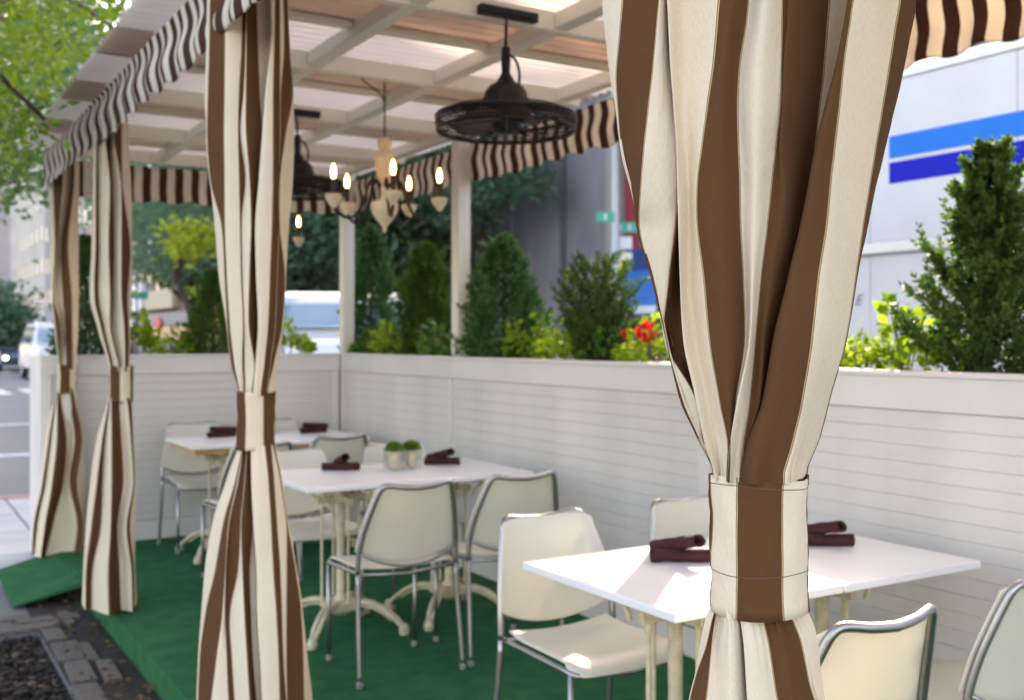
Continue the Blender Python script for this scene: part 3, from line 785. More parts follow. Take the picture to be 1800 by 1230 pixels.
# --- third curtain -------------------------------------------------------------
D2 = 5.46
f2 = lambda v: 40+v/2.796
U2 = [
 (215, [346, 362, 366, 405, 430, 452, 485, 518]),
 (256, [345, 362, 366, 407, 430, 452, 485, 521]),
 (327, [342, 360, 371, 428, 441, 482, 490, 534]),
 (435, [338, 358, 375, 422, 450, 485, 528, 538]),
 (524, [330, 353, 371, 430, 440, 486, 515, 535]),
 (578, [368, 386, 398, 430, 437, 500, 521, 528]),
 (642, [422, 431, 440, 470, 472, 503, 521, 524]),
 (652, [424, 432, 441, 470, 472, 502, 519, 522]),
]
f2l = lambda v: 30+v/2.674
L2 = [
 (698, [432, 436, 440, 446, 478, 514, 530, 533]),
 (708, [425, 430, 434, 443, 480, 520, 538, 541]),
 (770, [375, 400, 408, 445, 490, 535, 545, 549]),
 (844, [345, 375, 401, 445, 499, 545, 552, 556]),
 (919, [325, 350, 394, 440, 472, 515, 530, 556]),
 (994, [312, 325, 355, 429, 481, 538, 548, 554]),
 (1063, [305, 322, 347, 433, 488, 542, 550, 563]),
]
u2 = [.4, 1, 2, 3, 4, 5, 6, 6.6]
o2 = [-.02, 0, -.02, .016, -.02, .02, -.006, -.02]
curtain('striped curtain hanging in front of the near end of the green ramp', (1.10, 5.72),
        (px_rows(U2, f2), D2, u2, [-.03, .01, -.035, .025, -.04, .03, -.02, -.03], mkbulge([(215, .09), (524, .10), (652, .05)])),
        (px_rows(L2, f2l), D2, u2, [-.03, .02, -.045, .035, -.05, .04, -.02, -.04], mkbulge([(698, .05), (770, .09), (1063, .16)])), D2,
        (np.array(FW*D2+RT*(213-900)/FPX*D2), .0560, 1.070, 1.255, 2.12, math.atan2(-5.72, -1.10)))
# --- fourth curtain ------------------------------------------------------------
D1 = 6.94
U1 = [
 (285, [126, 150, 198, 240, 252, 278]),
 (327, [128, 150, 195, 240, 252, 278]),
 (435, [135, 158, 172, 191, 222, 275]),
 (524, [140, 147, 153, 198, 240, 275]),
 (578, [155, 161, 190, 212, 243, 272]),
 (638, [175, 179, 184, 206, 245, 265]),
 (648, [178, 181, 186, 207, 244, 263]),
]
L1 = [
 (680, [186, 188, 192, 197, 203, 240, 258, 268]),
 (689, [182, 184, 186, 190, 200, 240, 266, 275]),
 (770, [130, 148, 153, 187, 232, 272, 306, 311]),
 (844, [108, 120, 131, 165, 217, 247, 282, 325]),
 (919, [75, 79, 96, 130, 166, 284, 310, 320]),
 (972, [68, 70, 81, 111, 131, 270, 295, 306]),
]
curtain('farthest striped curtain hanging at the corner by the far end wall', (1.10, 7.45),
        (px_rows(U1, f2), D1, [.4, 1, 2, 3, 4, 4.8], [-.03, .0, .03, -.04, .03, -.02], mkbulge([(285, .09), (524, .09), (648, .05)])),
        (px_rows(L1, f2l), D1, u2, [-.03, .02, -.04, .03, -.045, -.09, .04, -.03], mkbulge([(680, .05), (770, .09), (972, .16)])), D1,
        (np.array(FW*D1+RT*(118-900)/FPX*D1), .0580, 1.040, 1.225, 1.75, math.atan2(-7.45, -1.10)))

# ------------------------------------------------------------------ chairs
def spl(pts, n=6, tau=.5):
    p = np.array(pts, float); k = np.arange(len(p), dtype=float)
    return [tuple(q) for q in cardinal(np.linspace(0, len(p)-1, (len(p)-1)*n+1), k, p, tau)]
def make_chair():
    t = bpy.data.objects.new('cafe_chair', None); COL.objects.link(t)
    # side curve of the back, right side
    side = [(.224, -.188, .445), (.221, -.195, .53), (.208, -.215, .62), (.189, -.240, .70), (.170, -.262, .765), (.158, -.274, .794), (.135, -.284, .807), (.07, -.300, .799), (0, -.306, .794)]
    right = spl(side, 5)
    full = right + [(-x, y, z) for x, y, z in right[::-1][1:]]
    m = MB(); m.tube(full, .0113, 8, flat=1.0); m.build('back_frame', M_['chrome'], t, smooth=True)
    # backrest shell
    ns, nv = 17, 12; P = []
    zz = np.array([p[2] for p in right]); xx = np.array([p[0] for p in right]); yv = np.array([p[1] for p in right])
    for j in range(nv+1):
        f = j/nv; row = []
        for i in range(ns):
            s = -1+2*i/(ns-1)
            zb = .535-.060*(1-s*s); 
            zt = .8155-.014*(1-s*s) - (.028*max(0, (abs(s)-.62)/.38)**2.2)
            z = zb+(zt-zb)*f
            k = np.interp(z, zz[:31], np.arange(31)) if z < .80 else 30
            w0 = np.interp(min(z, .77), zz[:21], xx[:21])+.0125
            ys = np.interp(min(z, .802), zz[:31], yv[:31])
            row.append((s*w0, ys+.0185-.040*(1-s*s)*(.75+.25*f), z))
        P.append(row)
    m = MB(); m.grid(np.array(P)); m.build('backrest', M_['plastic'], t, smooth=True, solid=.007, bevel=.0025)
    # rail under the backrest, seen from behind
    rail = [(s*.218, -.196-.040*(1-s*s)*.75-.004, .527-.060*(1-s*s)) for s in np.linspace(-1, 1, 17)]
    m = MB(); m.tube(rail, .007, 6); m.build('crossbar', M_['chrome'], t, smooth=True)
    # seat shell
    P = []
    for j in range(13):
        f = j/12; y = -.185+.395*f; row = []
        w0 = .195+.016*f
        for i in range(15):
            s = -1+2*i/14
            z = .456 - .016*(1-s*s)*(1-.5*f) + .010*math.sin(f*math.pi)*0 - .030*max(0, (f-.78)/.22)**2 + .012*max(0, (.15-f)/.15)
            rnd = .03*max(0, (abs(s)-.8)/.2)**2*(1 if f > .85 else 0)
            row.append((s*w0, y-rnd, z))
        P.append(row)
    m = MB(); m.grid(np.array(P)); m.build('seat', M_['plastic'], t, smooth=True, solid=.009, bevel=.003)
    fr = spl([(.212, -.188, .442), (.212, -.05, .438), (.212, .12, .434), (.205, .175, .428), (.17, .192, .422), (0, .196, .410), (-.17, .192, .422), (-.205, .175, .428), (-.212, .12, .434), (-.212, -.05, .438), (-.212, -.188, .442)], 3)
    m = MB(); m.tube(fr, .0095, 8); m.tube([(-.212, -.186, .440), (0, -.192, .425), (.212, -.186, .440)], .008, 6); m.build('seat_frame', M_['chrome'], t, smooth=True)
    for s in (-1, 1):
        m = MB(); m.tube(spl([(s*.222, -.188, .45), (s*.226, -.200, .30), (s*.232, -.222, .12), (s*.235, -.235, .012)], 3), .0105, 8)
        lg = m.build('leg', M_['chrome'], t, smooth=True)
        m = MB(); m.lathe([(.012, .0), (.0145, .004), (.0145, .022), (.012, .026)], 10, (s*.235, -.235, 0)); sub('foot_glide', m, M_['glide'], lg, smooth=True)
        m = MB(); m.tube([(s*.208, .170, .430), (s*.207, .171, .2), (s*.205, .172, .012)], .0095, 8)
        lg = m.build('leg', M_['chrome'], t, smooth=True)
        m = MB(); m.lathe([(.011, .0), (.0135, .004), (.0135, .022), (.011, .026)], 10, (s*.205, .172, 0)); sub('foot_glide', m, M_['glide'], lg, smooth=True)
    return t
chair0 = make_chair()
CH = [  # x, y, heading (0 = faces +Y), label
 (1.90, 4.145, 0, 'cream chair with steel frame, back to us, at the middle table nearest the second curtain'),
 (2.425, 4.155, -.03, 'cream chair with steel frame, back to us, at the middle table beside the plank wall'),
 (1.93, 2.685, math.pi+.02, 'cream chair facing us behind the front table, seat fully visible beside the nearest curtain'),
 (2.56, 2.70, math.pi-.03, 'cream chair facing us behind the front table, mostly hidden by the nearest curtain'),
 (1.84, 1.775, 0, 'sunlit cream chair at the near side of the front table, touching the nearest curtain'),
 (2.50, 1.82, .04, 'cream chair with steel frame cut by the picture edge near the front table'),
 (1.90, 5.09, math.pi+.03, 'cream chair facing us behind the middle table, next to the second curtain'),
 (2.50, 5.12, math.pi, 'cream chair facing us behind the two moss vases on the middle table'),
 (1.87, 6.05, .03, 'cream chair, back to us, at the far table half hidden by the second curtain'),
 (2.43, 6.26, -.02, 'cream chair, back to us, at the far table under the plank wall corner'),
 (1.90, 7.12, math.pi, 'cream chair facing us beside the far end wall, next to the third curtain'),
 (2.47, 7.12, math.pi+.04, 'cream chair facing us behind the far table, peeking past the second curtain'),
]
for i, (x, y, rz, lab) in enumerate(CH):
    o = chair0 if i == 0 else copy_tree(chair0)
    o.location = (x, y, 0.001); o.rotation_euler = (0, 0, rz); tag(o, lab, 'chair', 'cream cafe chairs round the tables')

# ------------------------------------------------------------------ tables
def make_table(apron):
    t = bpy.data.objects.new('cafe_table', None); COL.objects.link(t)
    m = MB(); m.box(-.291, .291, -.345, .345, .719, .742); m.build('tabletop', [M_['tabletop']], t, bevel=.004, seg=3)
    if apron:
        m = MB(); m.box(-.265, .265, -.315, .315, .682, .7185); m.build('apron', M_['wood'], t, bevel=.003)
    else:
        m = MB(); m.box(-.24, .24, -.10, .10, .7, .7185); m.build('underboard', M_['wood'], t, bevel=.003)
    zt = .681 if apron else .699
    m = MB(); m.lathe([(.030, .13), (.030, .16), (.022, .175), (.020, .40), (.022, .60), (.032, .625), (.032, .66), (.024, .67), (.024, zt)], 14); m.build('column', M_['iron'], t, smooth=True, sharp=40)
    # spider: horizontal arms at the top and drop brackets
    m = MB()
    for a in (R_(45), R_(135)):
        Mx = Matrix.Rotation(a, 4, 'Z'); m.box(-.20, .20, -.012, .012, zt-.022, zt-.001, Mx)
    m.box(-.125, .125, -.014, .014, .615, .65); m.box(-.014, .014, -.125, .125, .6155, .6495)
    for sx in (-1, 1):
        for sy in (-1, 1):
            m.tube(spl([(sx*.09, sy*.09, .60), (sx*.10, sy*.10, .64), (sx*.14, sy*.14, zt-.012)], 4), .009, 6)
    m.build('bracket', M_['iron'], t, bevel=.003)
    for (x, y) in ((-.095, 0), (.095, 0), (0, -.095), (0, .095)):
        m = MB(); m.lathe([(.009, .15), (.009, .17), (.0068, .18), (.0068, .58), (.010, .59), (.010, .616)], 8, (x, y, 0)); m.build('rod', M_['iron'], t, smooth=True, sharp=40)
    m = MB(); m.box(-.075, .075, -.075, .075, .105, .15); m.lathe([(.03, .08), (.055, .095), (.055, .106)], 12); m.build('hub', M_['iron'], t, bevel=.012, seg=2)
    for a in (45, 135, 225, 315):
        Mx = Matrix.Rotation(R_(a), 4, 'Z'); m = MB()
        for dy in (-.013, .013):
            m.tube([tuple(Mx @ Vector(p)) for p in spl([(.05, dy, .135), (.13, dy, .145), (.21, dy, .122), (.275, dy, .078), (.318, dy*.5, .036)], 4)], [.0115]*17, 8)
        m.tube([tuple(Mx @ Vector(p)) for p in spl([(.05, 0, .112), (.13, 0, .124), (.20, 0, .104), (.26, 0, .068)], 4)], .008, 6)
        lg = m.build('leg', M_['iron'], t, smooth=True)
        c = Mx @ Vector((.322, 0, 0)); m = MB(); m.lathe([(.020, .001), (.026, .006), (.022, .014), (.026, .022), (.026, .030), (.018, .036), (.022, .044), (.012, .054)], 10, (c.x, c.y, 0)); sub('foot', m, M_['iron'], lg, smooth=True)
    return t
ta, tb = make_table(False), make_table(True)
TB = [
 (1.925, 2.285, ta, 'sunlit small white table holding dark napkins in front of the nearest curtain'),
 (2.511, 2.283, None, 'small white table holding dark napkins behind the nearest curtain, against the plank wall'),
 (1.918, 4.735, None, 'white middle table with dark napkins next to the second curtain'),
 (2.504, 4.737, None, 'white middle table with the moss vases and dark napkins by the plank wall'),
 (1.950, 6.800, tb, 'far white table with plywood apron, nearest the third curtain'),
 (2.536, 6.802, None, 'far white table with plywood apron in the plank wall corner'),
]
proto = ta
for i, (x, y, p, lab) in enumerate(TB):
    if p is not None: proto = p; o = p
    else: o = copy_tree(proto)
    o.location = (x, y, .001); tag(o, lab, 'table', 'small white cafe tables pushed together in pairs')
TZ = .7435

# ------------------------------------------------------------------ napkins: rolled cloths, one laid across another
def napkin_mesh(i):
    rr = random.Random(i); m = MB(); n = 18; L = .185; P = []
    for k in range(17):
        f = k/16; row = []
        for j in range(n*2+1):
            a = 2*math.pi*j/n   # two turns of the rolled cloth
            r = .0155+.0036*(j/n) + .0012*math.sin(a*2+f*6+i)+.0008*math.sin(f*19+i)
            row.append(((f-.5)*L*(1+.012*math.sin(a+i)), r*math.cos(a)*1.14, r*math.sin(a)*.92+.0185+.001*math.sin(f*7+i)))
        P.append(row)
    m.grid(np.array(P)); return m.mesh('napkin', M_['napkin'], smooth=True)
nap = [napkin_mesh(i) for i in range(4)]
def put_napkin(i, x, y, z, rz, label, rx=0):
    o = bpy.data.objects.new('napkin', nap[i % 4]); COL.objects.link(o); mo = o.modifiers.new('solid', 'SOLIDIFY'); mo.thickness = .0022
    o.location = (x, y, z); o.rotation_euler = (0, rx, rz); tag(o, label, 'napkin', 'rolled dark napkins in crossed pairs')
NP = [(2.035, 2.385, -31, -84, 'on the sunlit front table', 0), (2.575, 2.335, -31, -80, 'on the front table by the plank wall', 0), (1.995, 4.925, -31, -100, 'on the middle table next to the second curtain', 0), (2.535, 4.87, -31, -78, 'on the middle table beside the moss vases', 0), (1.985, 6.985, 8, 20, 'on the far table near the third curtain', 1), (2.62, 6.96, 2, 14, 'on the far table by the wall corner', 1)]
for i, (x, y, r1, r2, s, fl_) in enumerate(NP):
    put_napkin(i, x, y, TZ, R_(r1), 'dark rolled napkin lying flat '+s)
    k_ = .030 if not fl_ else .0
    put_napkin(i+2, x-k_*math.cos(R_(r2))+.012, y-k_*math.sin(R_(r2)), TZ+(.029 if not fl_ else .033), R_(r2), 'rolled napkin laid across another '+s, -.24 if not fl_ else .08)

# ------------------------------------------------------------------ vases with moss
def make_vase():
    t = bpy.data.objects.new('moss_vase', None); COL.objects.link(t)
    m = MB(); s = .040; h = .112
    m.box(-s, s, -s, s, 0, .008)
    for (a, b, c, d) in ((-s, -s+.004, -s, s), (s-.004, s, -s, s), (-s+.004, s-.004, -s, -s+.004), (-s+.004, s-.004, s-.004, s)): m.box(a, b, c, d, .0081, h)
    m.build('glass', M_['glass'], t, bevel=.0015)
    m = MB(); m.lathe([(.026, .009), (.031, .02), (.030, .06), (.033, .095)], 10); m.build('paper_lining', M_['cork'], t, smooth=True)
    m = MB(); m.box(-.036, .036, -.036, .036, .096, .104); m.build('soil', M_['soil'], t)
    n = 1500; a = RNG.uniform(0, 2*math.pi, n); b = np.arccos(RNG.uniform(0, 1, n))
    dv = np.stack([np.sin(b)*np.cos(a), np.sin(b)*np.sin(a), np.cos(b)], 1)
    V, Q = leaves(dv*np.array([.038, .038, .030])*RNG.uniform(.6, 1, n)[:, None]+np.array([0, 0, .104]), dv, .014, .28, .4)
    link('moss', np_mesh('moss', V, Q, M_['moss']), t)
    return t
v0 = make_vase(); v1 = copy_tree(v0); v2 = copy_tree(v0)
for o, (x, y, r), lab in ((v0, (2.225, 4.79, .2), 'square glass vase with round moss tuft, next to the middle of the table'), (v1, (2.325, 4.80, .5), 'square glass vase with round moss tuft, right beside the rolled napkin'), (v2, (2.31, 7.0, .3), 'square glass vase with moss on the far table behind the second curtain')):
    o.location = (x, y, TZ); o.rotation_euler = (0, 0, r); tag(o, lab, 'vase', 'square moss vases on the tables')

# ------------------------------------------------------------------ chandeliers
def chain(parent, z0, z1, name='chain', r=.008):
    m = MB(); z = z0; k = 0
    while z < z1-.005:
        n = 10; pts = []
        for i in range(n+1):
            a = 2*math.pi*i/n; q = (r*.75*math.cos(a), 0, z+.013+.0165*math.sin(a))
            pts.append(q if k % 2 == 0 else (0, q[0], q[2]))
        m.tube(pts, .0022, 5, caps=False); z += .0245; k += 1
    return m.build(name, M_['black'], parent, smooth=True)
def make_chandelier():
    t = bpy.data.objects.new('chandelier', None); COL.objects.link(t)   # origin at the ceiling hook, z = 2.632
    H = -2.632
    prof = [(.004, 1.905), (.010, 1.915), (.008, 1.925), (.012, 1.932), (.030, 1.955), (.047, 1.975), (.060, 1.997), (.066, 2.02), (.066, 2.04), (.060, 2.045), (.063, 2.052), (.030, 2.058), (.018, 2.075), (.017, 2.11), (.021, 2.13), (.034, 2.17), (.045, 2.215), (.049, 2.25), (.046, 2.275), (.032, 2.292), (.027, 2.30), (.034, 2.315), (.037, 2.33), (.036, 2.345), (.024, 2.358), (.008, 2.362)]
    m = MB(); m.lathe([(r, z+H) for r, z in prof], 20); m.build('body', M_['alabaster'], t, smooth=True, sharp=50)
    chain(t, 2.36+H, -.002)
    m = MB(); m.tube(spl([(0, .0, -.10), (-.03, .0, -.06), (-.10, 0, -.02), (-.12, 0, .0)], 5), .0035, 6); m.build('cable', M_['black'], t, smooth=True)
    for k in range(5):
        a = R_(-34-72*k); Mx = Matrix.Rotation(a, 4, 'Z')
        T = lambda p: tuple(Mx @ Vector((p[0], 0, p[1]+H)))
        m = MB(); m.tube([T(p) for p in spl([(.02, 2.125), (.055, 2.155), (.085, 2.13), (.105, 2.06), (.145, 1.985), (.195, 1.965), (.24, 1.985), (.262, 2.012)], 5)], .0078, 7)
        arm = m.build('arm', M_['black'], t, smooth=True)
        c = T((.264, 2.0)); c0 = (c[0], c[1], H)
        m = MB(); m.lathe([(.008, 2.005), (.014, 2.012), (.026, 2.030), (.038, 2.052), (.040, 2.066), (.036, 2.069), (.014, 2.066)], 14, c0); m.build('drip_cup', M_['alabaster'], t, smooth=True, sharp=50)
        m = MB(); m.lathe([(.0125, 2.066), (.0125, 2.140), (.010, 2.142)], 10, c0); cd = m.build('candle', M_['candle'], t, smooth=True, sharp=50)
        m = MB(); m.lathe([(.007, 2.142), (.0105, 2.154), (.0125, 2.170), (.0105, 2.188), (.006, 2.202), (.002, 2.212)], 10, c0); sub('bulb', m, M_['bulb'], cd, smooth=True)
    return t
h0 = make_chandelier(); h1 = copy_tree(h0)
h0.location = (2.10, 4.63, 2.632); tag(h0, 'cream and black chandelier with lit candle bulbs above the middle table', 'chandelier', 'candle chandeliers under the roof')
h1.location = (2.17, 6.79, 2.632); h1.rotation_euler = (0, 0, .35); tag(h1, 'chandelier mostly hidden behind the second curtain, a bulb showing on each side', 'chandelier', 'candle chandeliers under the roof')

# ------------------------------------------------------------------ caged ceiling fans
def make_fan():
    t = bpy.data.objects.new('caged_fan', None); COL.objects.link(t)   # origin at beam underside z = 2.632
    H = -2.632
    m = MB(); m.lathe([(r, z+H) for r, z in [(.008, 2.545), (.017, 2.54), (.019, 2.50), (.017, 2.44), (.026, 2.425), (.034, 2.410), (.040, 2.402), (.044, 2.400), (.066, 2.388), (.083, 2.366), (.093, 2.335), (.096, 2.30), (.096, 2.26), (.060, 2.255)]], 24); m.build('motor_housing', M_['black'], t, smooth=True, sharp=50)
    m = MB(); m.lathe([(r, z+H) for r, z in [(.058, 2.262), (.058, 2.225), (.045, 2.205), (.012, 2.198)]], 20); m.build('hub', M_['black'], t, smooth=True, sharp=50)
    m = MB(); zs = [2.216, 2.229, 2.242, 2.255, 2.268]
    for z in zs: m.ring((0, 0, z+H), .266+.010*math.sin(math.pi*(z-2.205)/.085), .008 if z in (2.216, 2.268) else .0032, 48, 5)
    for z, R0 in ((2.290, .235), (2.290, .205), (2.205, .235)): m.ring((0, 0, z+H), R0, .0022, 40, 4)
    for k in range(96):
        a = 2*math.pi*k/96; c, s = math.cos(a), math.sin(a)
        m.tube([(.266*c, .266*s, 2.216+H), (.277*c, .277*s, 2.242+H), (.266*c, .266*s, 2.268+H)], .0019, 4, False)
        if k % 2 == 0: m.tube([(.096*c, .096*s, 2.30+H), (.20*c, .20*s, 2.284+H), (.266*c, .266*s, 2.268+H)], .0022, 4, False)
        if k % 8 == 0: m.tube([(.05*c, .05*s, 2.207+H), (.18*c, .18*s, 2.203+H), (.266*c, .266*s, 2.216+H)], .0022, 4, False)
    m.build('cage', M_['black'], t)
    for k in range(4):
        Mx = Matrix.Rotation(R_(90*k+25), 4, 'Z') @ Matrix.Translation((0, 0, 2.243+H)) @ Matrix.Rotation(R_(16), 4, 'X')
        m = MB(); m.prism([(.05, -.022), (.10, -.052), (.20, -.066), (.244, -.050), (.25, 0), (.244, .050), (.20, .066), (.10, .052), (.05, .022)], -.003, .003, Mx); m.build('blade', M_['blade'], t, bevel=.002)
    chain(t, 2.545+H, -.002)
    m = MB(); m.box(-.145, .115, -.062, -.0235, .010, .046); m.box(-.125, .095, -.07, -.0621, .016, .040); m.build('mounting_plate', M_['black'], t, bevel=.006)
    m = MB(); m.tube(spl([(-.03, -.05, .012), (-.02, -.04, -.03), (-.008, -.01, -.08), (.0, .016, -.10)], 5), .0045, 6)
    m.tube(spl([(.012, 0, -.115), (.045, 0, -.135), (.062, 0, -.18), (.060, 0, -.225), (.045, 0, -.247)], 6), .0055, 6); m.build('cable', M_['black'], t, smooth=True)
    return t
k0 = make_fan(); k1 = copy_tree(k0)
k0.location = (2.13, 3.55, 2.632); tag(k0, 'black caged ceiling fan hanging above the front tables, wholly visible', 'ceiling fan', 'black caged fans under the roof')
k1.location = (2.05, 5.70, 2.632); tag(k1, 'black caged ceiling fan partly hidden behind the second curtain', 'ceiling fan', 'black caged fans under the roof')

# ------------------------------------------------------------------ shrubs in the planters
def bumpy(a, z, s):
    return 1+.13*np.sin(3*a+8*z+s)+.11*np.sin(5*a-13*z+2*s)+.09*np.sin(9*a+21*z+3*s)+.07*np.sin(13*a-37*z+s)
def cone_shrub(name, label, x, y, h, r, material, n, leaf, seed, power=.8, z0=1.19, tip=.04, spike=False, foot=.75, tilt=0):
    t = empty(name, (x, y, z0), label, 'shrub', 'clipped shrubs in the planters')
    rg = np.random.default_rng(seed)
    f = rg.random(n)**1.25; a = rg.uniform(0, 2*math.pi, n)
    env = np.where(f < .12, foot+(1-foot)*f/.12, ((1-f)/.88)**power)*r + tip*np.maximum(0, 1-f)*.2
    q = np.sqrt(rg.uniform(.22, 1.12, n))
    rad = env*q*bumpy(a, f*h, seed)
    P = np.stack([rad*np.cos(a), rad*np.sin(a), f*h], 1)
    D = np.stack([np.cos(a), np.sin(a), np.full(n, .55 if not spike else 1.6)], 1)
    # sprigs that stick out of the clipped outline
    ns = 70; fs_ = rg.random(ns)*.93; as_ = rg.uniform(0, 2*math.pi, ns); k9 = 16
    es = np.where(fs_ < .12, foot+(1-foot)*fs_/.12, ((1-fs_)/.88)**power)*r
    s_ = rg.random((ns, k9)); ext = rg.uniform(.02, .075, (ns, 1))
    rr_ = es[:, None]*bumpy(as_, fs_*h, seed)[:, None]+ext*s_; zz_ = fs_[:, None]*h+ext*s_*rg.uniform(.3, 1.3, (ns, 1))
    P2 = np.stack([rr_*np.cos(as_)[:, None], rr_*np.sin(as_)[:, None], zz_], 2).reshape(-1, 3)+rg.normal(0, .004, (ns*k9, 3))
    D2 = np.repeat(np.stack([np.cos(as_), np.sin(as_), np.full(ns, .9)], 1), k9, 0)
    P = np.concatenate([P, P2]); D = np.concatenate([D, D2])
    V, Q = leaves(P, D, leaf, .5 if not spike else .2, .55 if not spike else .3)
    fo = link('foliage', np_mesh('foliage', V, Q, material), t)
    m = MB(); m.tube([(0, 0, -.06), (.004, .003, h*.5), (0, 0, h*.9)], [.012, .009, .003], 6); m.build('stem', M_['twig'], t)
    return t
def branch_shrub(label, x, y, h, r, seed, vase=False, nb=60, z0=1.19, leaf=.024, tips=0, spread=1.0, npair=26, low=.05):
    t = empty('boxwood_shrub', (x, y, z0), label, 'shrub', 'clipped shrubs in the planters')
    rr = random.Random(seed); P, D, tw = [], [], MB(); tipP, tipD = [], []
    tw.tube([(0, 0, -.06), (.006, .004, h*.45), (-.004, .002, h*.92)], [.012, .008, .003], 6)
    for k in range(nb):
        a = k*2.399963+rr.uniform(-.3, .3); f = .16+.82*(k/nb)**.85
        L = r*spread*(1 if f < .36 else ((1-f)/.64)**.85)*rr.uniform(.62, 1.24)+.02
        up = .62+.8*f+rr.uniform(-.12, .15)
        if vase: L = r*spread*(.45+.75*min(f, .72)/.72)*(1 if f < .72 else ((1-f)/.28)**.5)*rr.uniform(.6, 1.15)+.02; up = 1.15+.8*f+rr.uniform(-.3, .4)
        zb = max(.015, f*h-L*up)
        pts = []
        for i in range(7):
            s = i/6; pts.append(Vector((math.cos(a)*L*s+.012*math.sin(k+3*s), math.sin(a)*L*s+.012*math.cos(2*k+3*s), zb+L*up*s**1.25)))
        tw.tube([tuple(p) for p in pts], [.0035*(1-.75*i/6) for i in range(7)], 4)
        subs = [(pts, npair, 0.12)]
        for j in range(6):
            b0 = pts[1+j-(j > 4)]; b = a+rr.choice((-1, 1))*rr.uniform(.4, 1.0); l2 = L*rr.uniform(.25, .45)+.012
            sp = [b0+Vector((math.cos(b)*l2*s, math.sin(b)*l2*s, l2*(.5+.5*f+rr.uniform(0, .4))*s)) for s in (0, .33, .66, 1)]
            tw.tube([tuple(p) for p in sp], [.0018, .0015, .001, .0006], 3); subs.append((sp, 11, 0))
        for ps, nn, st in subs:
            for i in range(nn):
                s = st+(1-st)*(i+.5)/nn; q = s*(len(ps)-1); i0 = min(int(q), len(ps)-2); p = ps[i0].lerp(ps[i0+1], q-i0); d = (ps[i0+1]-ps[i0]).normalized()
                for sg in (-1, 1):
                    sd = d.cross(Vector((rr.uniform(-1, 1), rr.uniform(-1, 1), rr.uniform(-1, 1)))).normalized()*sg
                    P.append(p); D.append(d*.8+sd*.9)
            P.append(ps[-1]); D.append((ps[-1]-ps[-2]).normalized())
        if tips and k > nb*.5 and rr.random() < tips:
            for i in range(5): tipP.append(pts[-1]+Vector((rr.uniform(-.01, .01), rr.uniform(-.01, .01), i*.012))); tipD.append(Vector((rr.uniform(-.5, .5), rr.uniform(-.5, .5), 1)))
    # crown leader
    for i in range(16):
        for sg in range(3): P.append(Vector((0, 0, h*(.84+.16*i/16)))); D.append(Vector((rr.uniform(-1, 1), rr.uniform(-1, 1), .9)))
    V, Q = leaves(np.array([tuple(p) for p in P]), np.array([tuple(d) for d in D]), leaf, .55, .22)
    link('foliage', np_mesh('foliage', V, Q, M_['boxwood']), t)
    if tipP:
        V, Q = leaves(np.array([tuple(p) for p in tipP]), np.array([tuple(d) for d in tipD]), leaf*1.15, .5, .2)
        o = link('young_shoots', np_mesh('young_shoots', V, Q, M_['tips']), t); o['kind'] = 'stuff'; o['label'] = 'pale yellow green new shoots'
    tw.build('stem', M_['twig'], t)
    return t
branch_shrub('large loose boxwood in front of the white truck, blue stripes showing behind its top', 3.40, 2.315, .91, .275, 3, nb=100, leaf=.025, spread=.88, npair=30, low=.0)
branch_shrub('loose boxwood with pale new shoots in front of the street sign pole', 3.38, 4.66, .68, .20, 5, vase=True, nb=66, leaf=.022, tips=.3, npair=18, spread=.95)
cone_shrub('clipped_conifer', 'broad dark cone shaped shrub just past the second white post', 3.36, 5.62, .84, .275, M_['cone'], 12000, .032, 1, power=.56)
cone_shrub('yew_shrub', 'upright feathery yew between the two white posts', 3.38, 6.73, .86, .21, M_['yew'], 6500, .050, 2, power=.55, spike=True)
cone_shrub('clipped_conifer', 'tall narrow columnar conifer right beside the corner post', 3.38, 7.71, 1.09, .185, M_['cone'], 11000, .032, 3, power=.45)
cone_shrub('yew_shrub', 'dark conical yew on the far end wall beside the second curtain', 2.17, 7.88, .70, .20, M_['yew'], 5200, .040, 4, power=.7, spike=True)
cone_shrub('clipped_conifer', 'almost black narrow conifer showing between the two farthest curtains', 1.28, 7.88, .92, .19, M_['cone'], 9000, .032, 5, power=.5)
cone_shrub('clipped_conifer', 'conifer in the long planter outside the picture behind the nearest curtain', 3.38, 3.35, .55, .16, M_['cone'], 3000, .022, 6, power=.7) if False else None

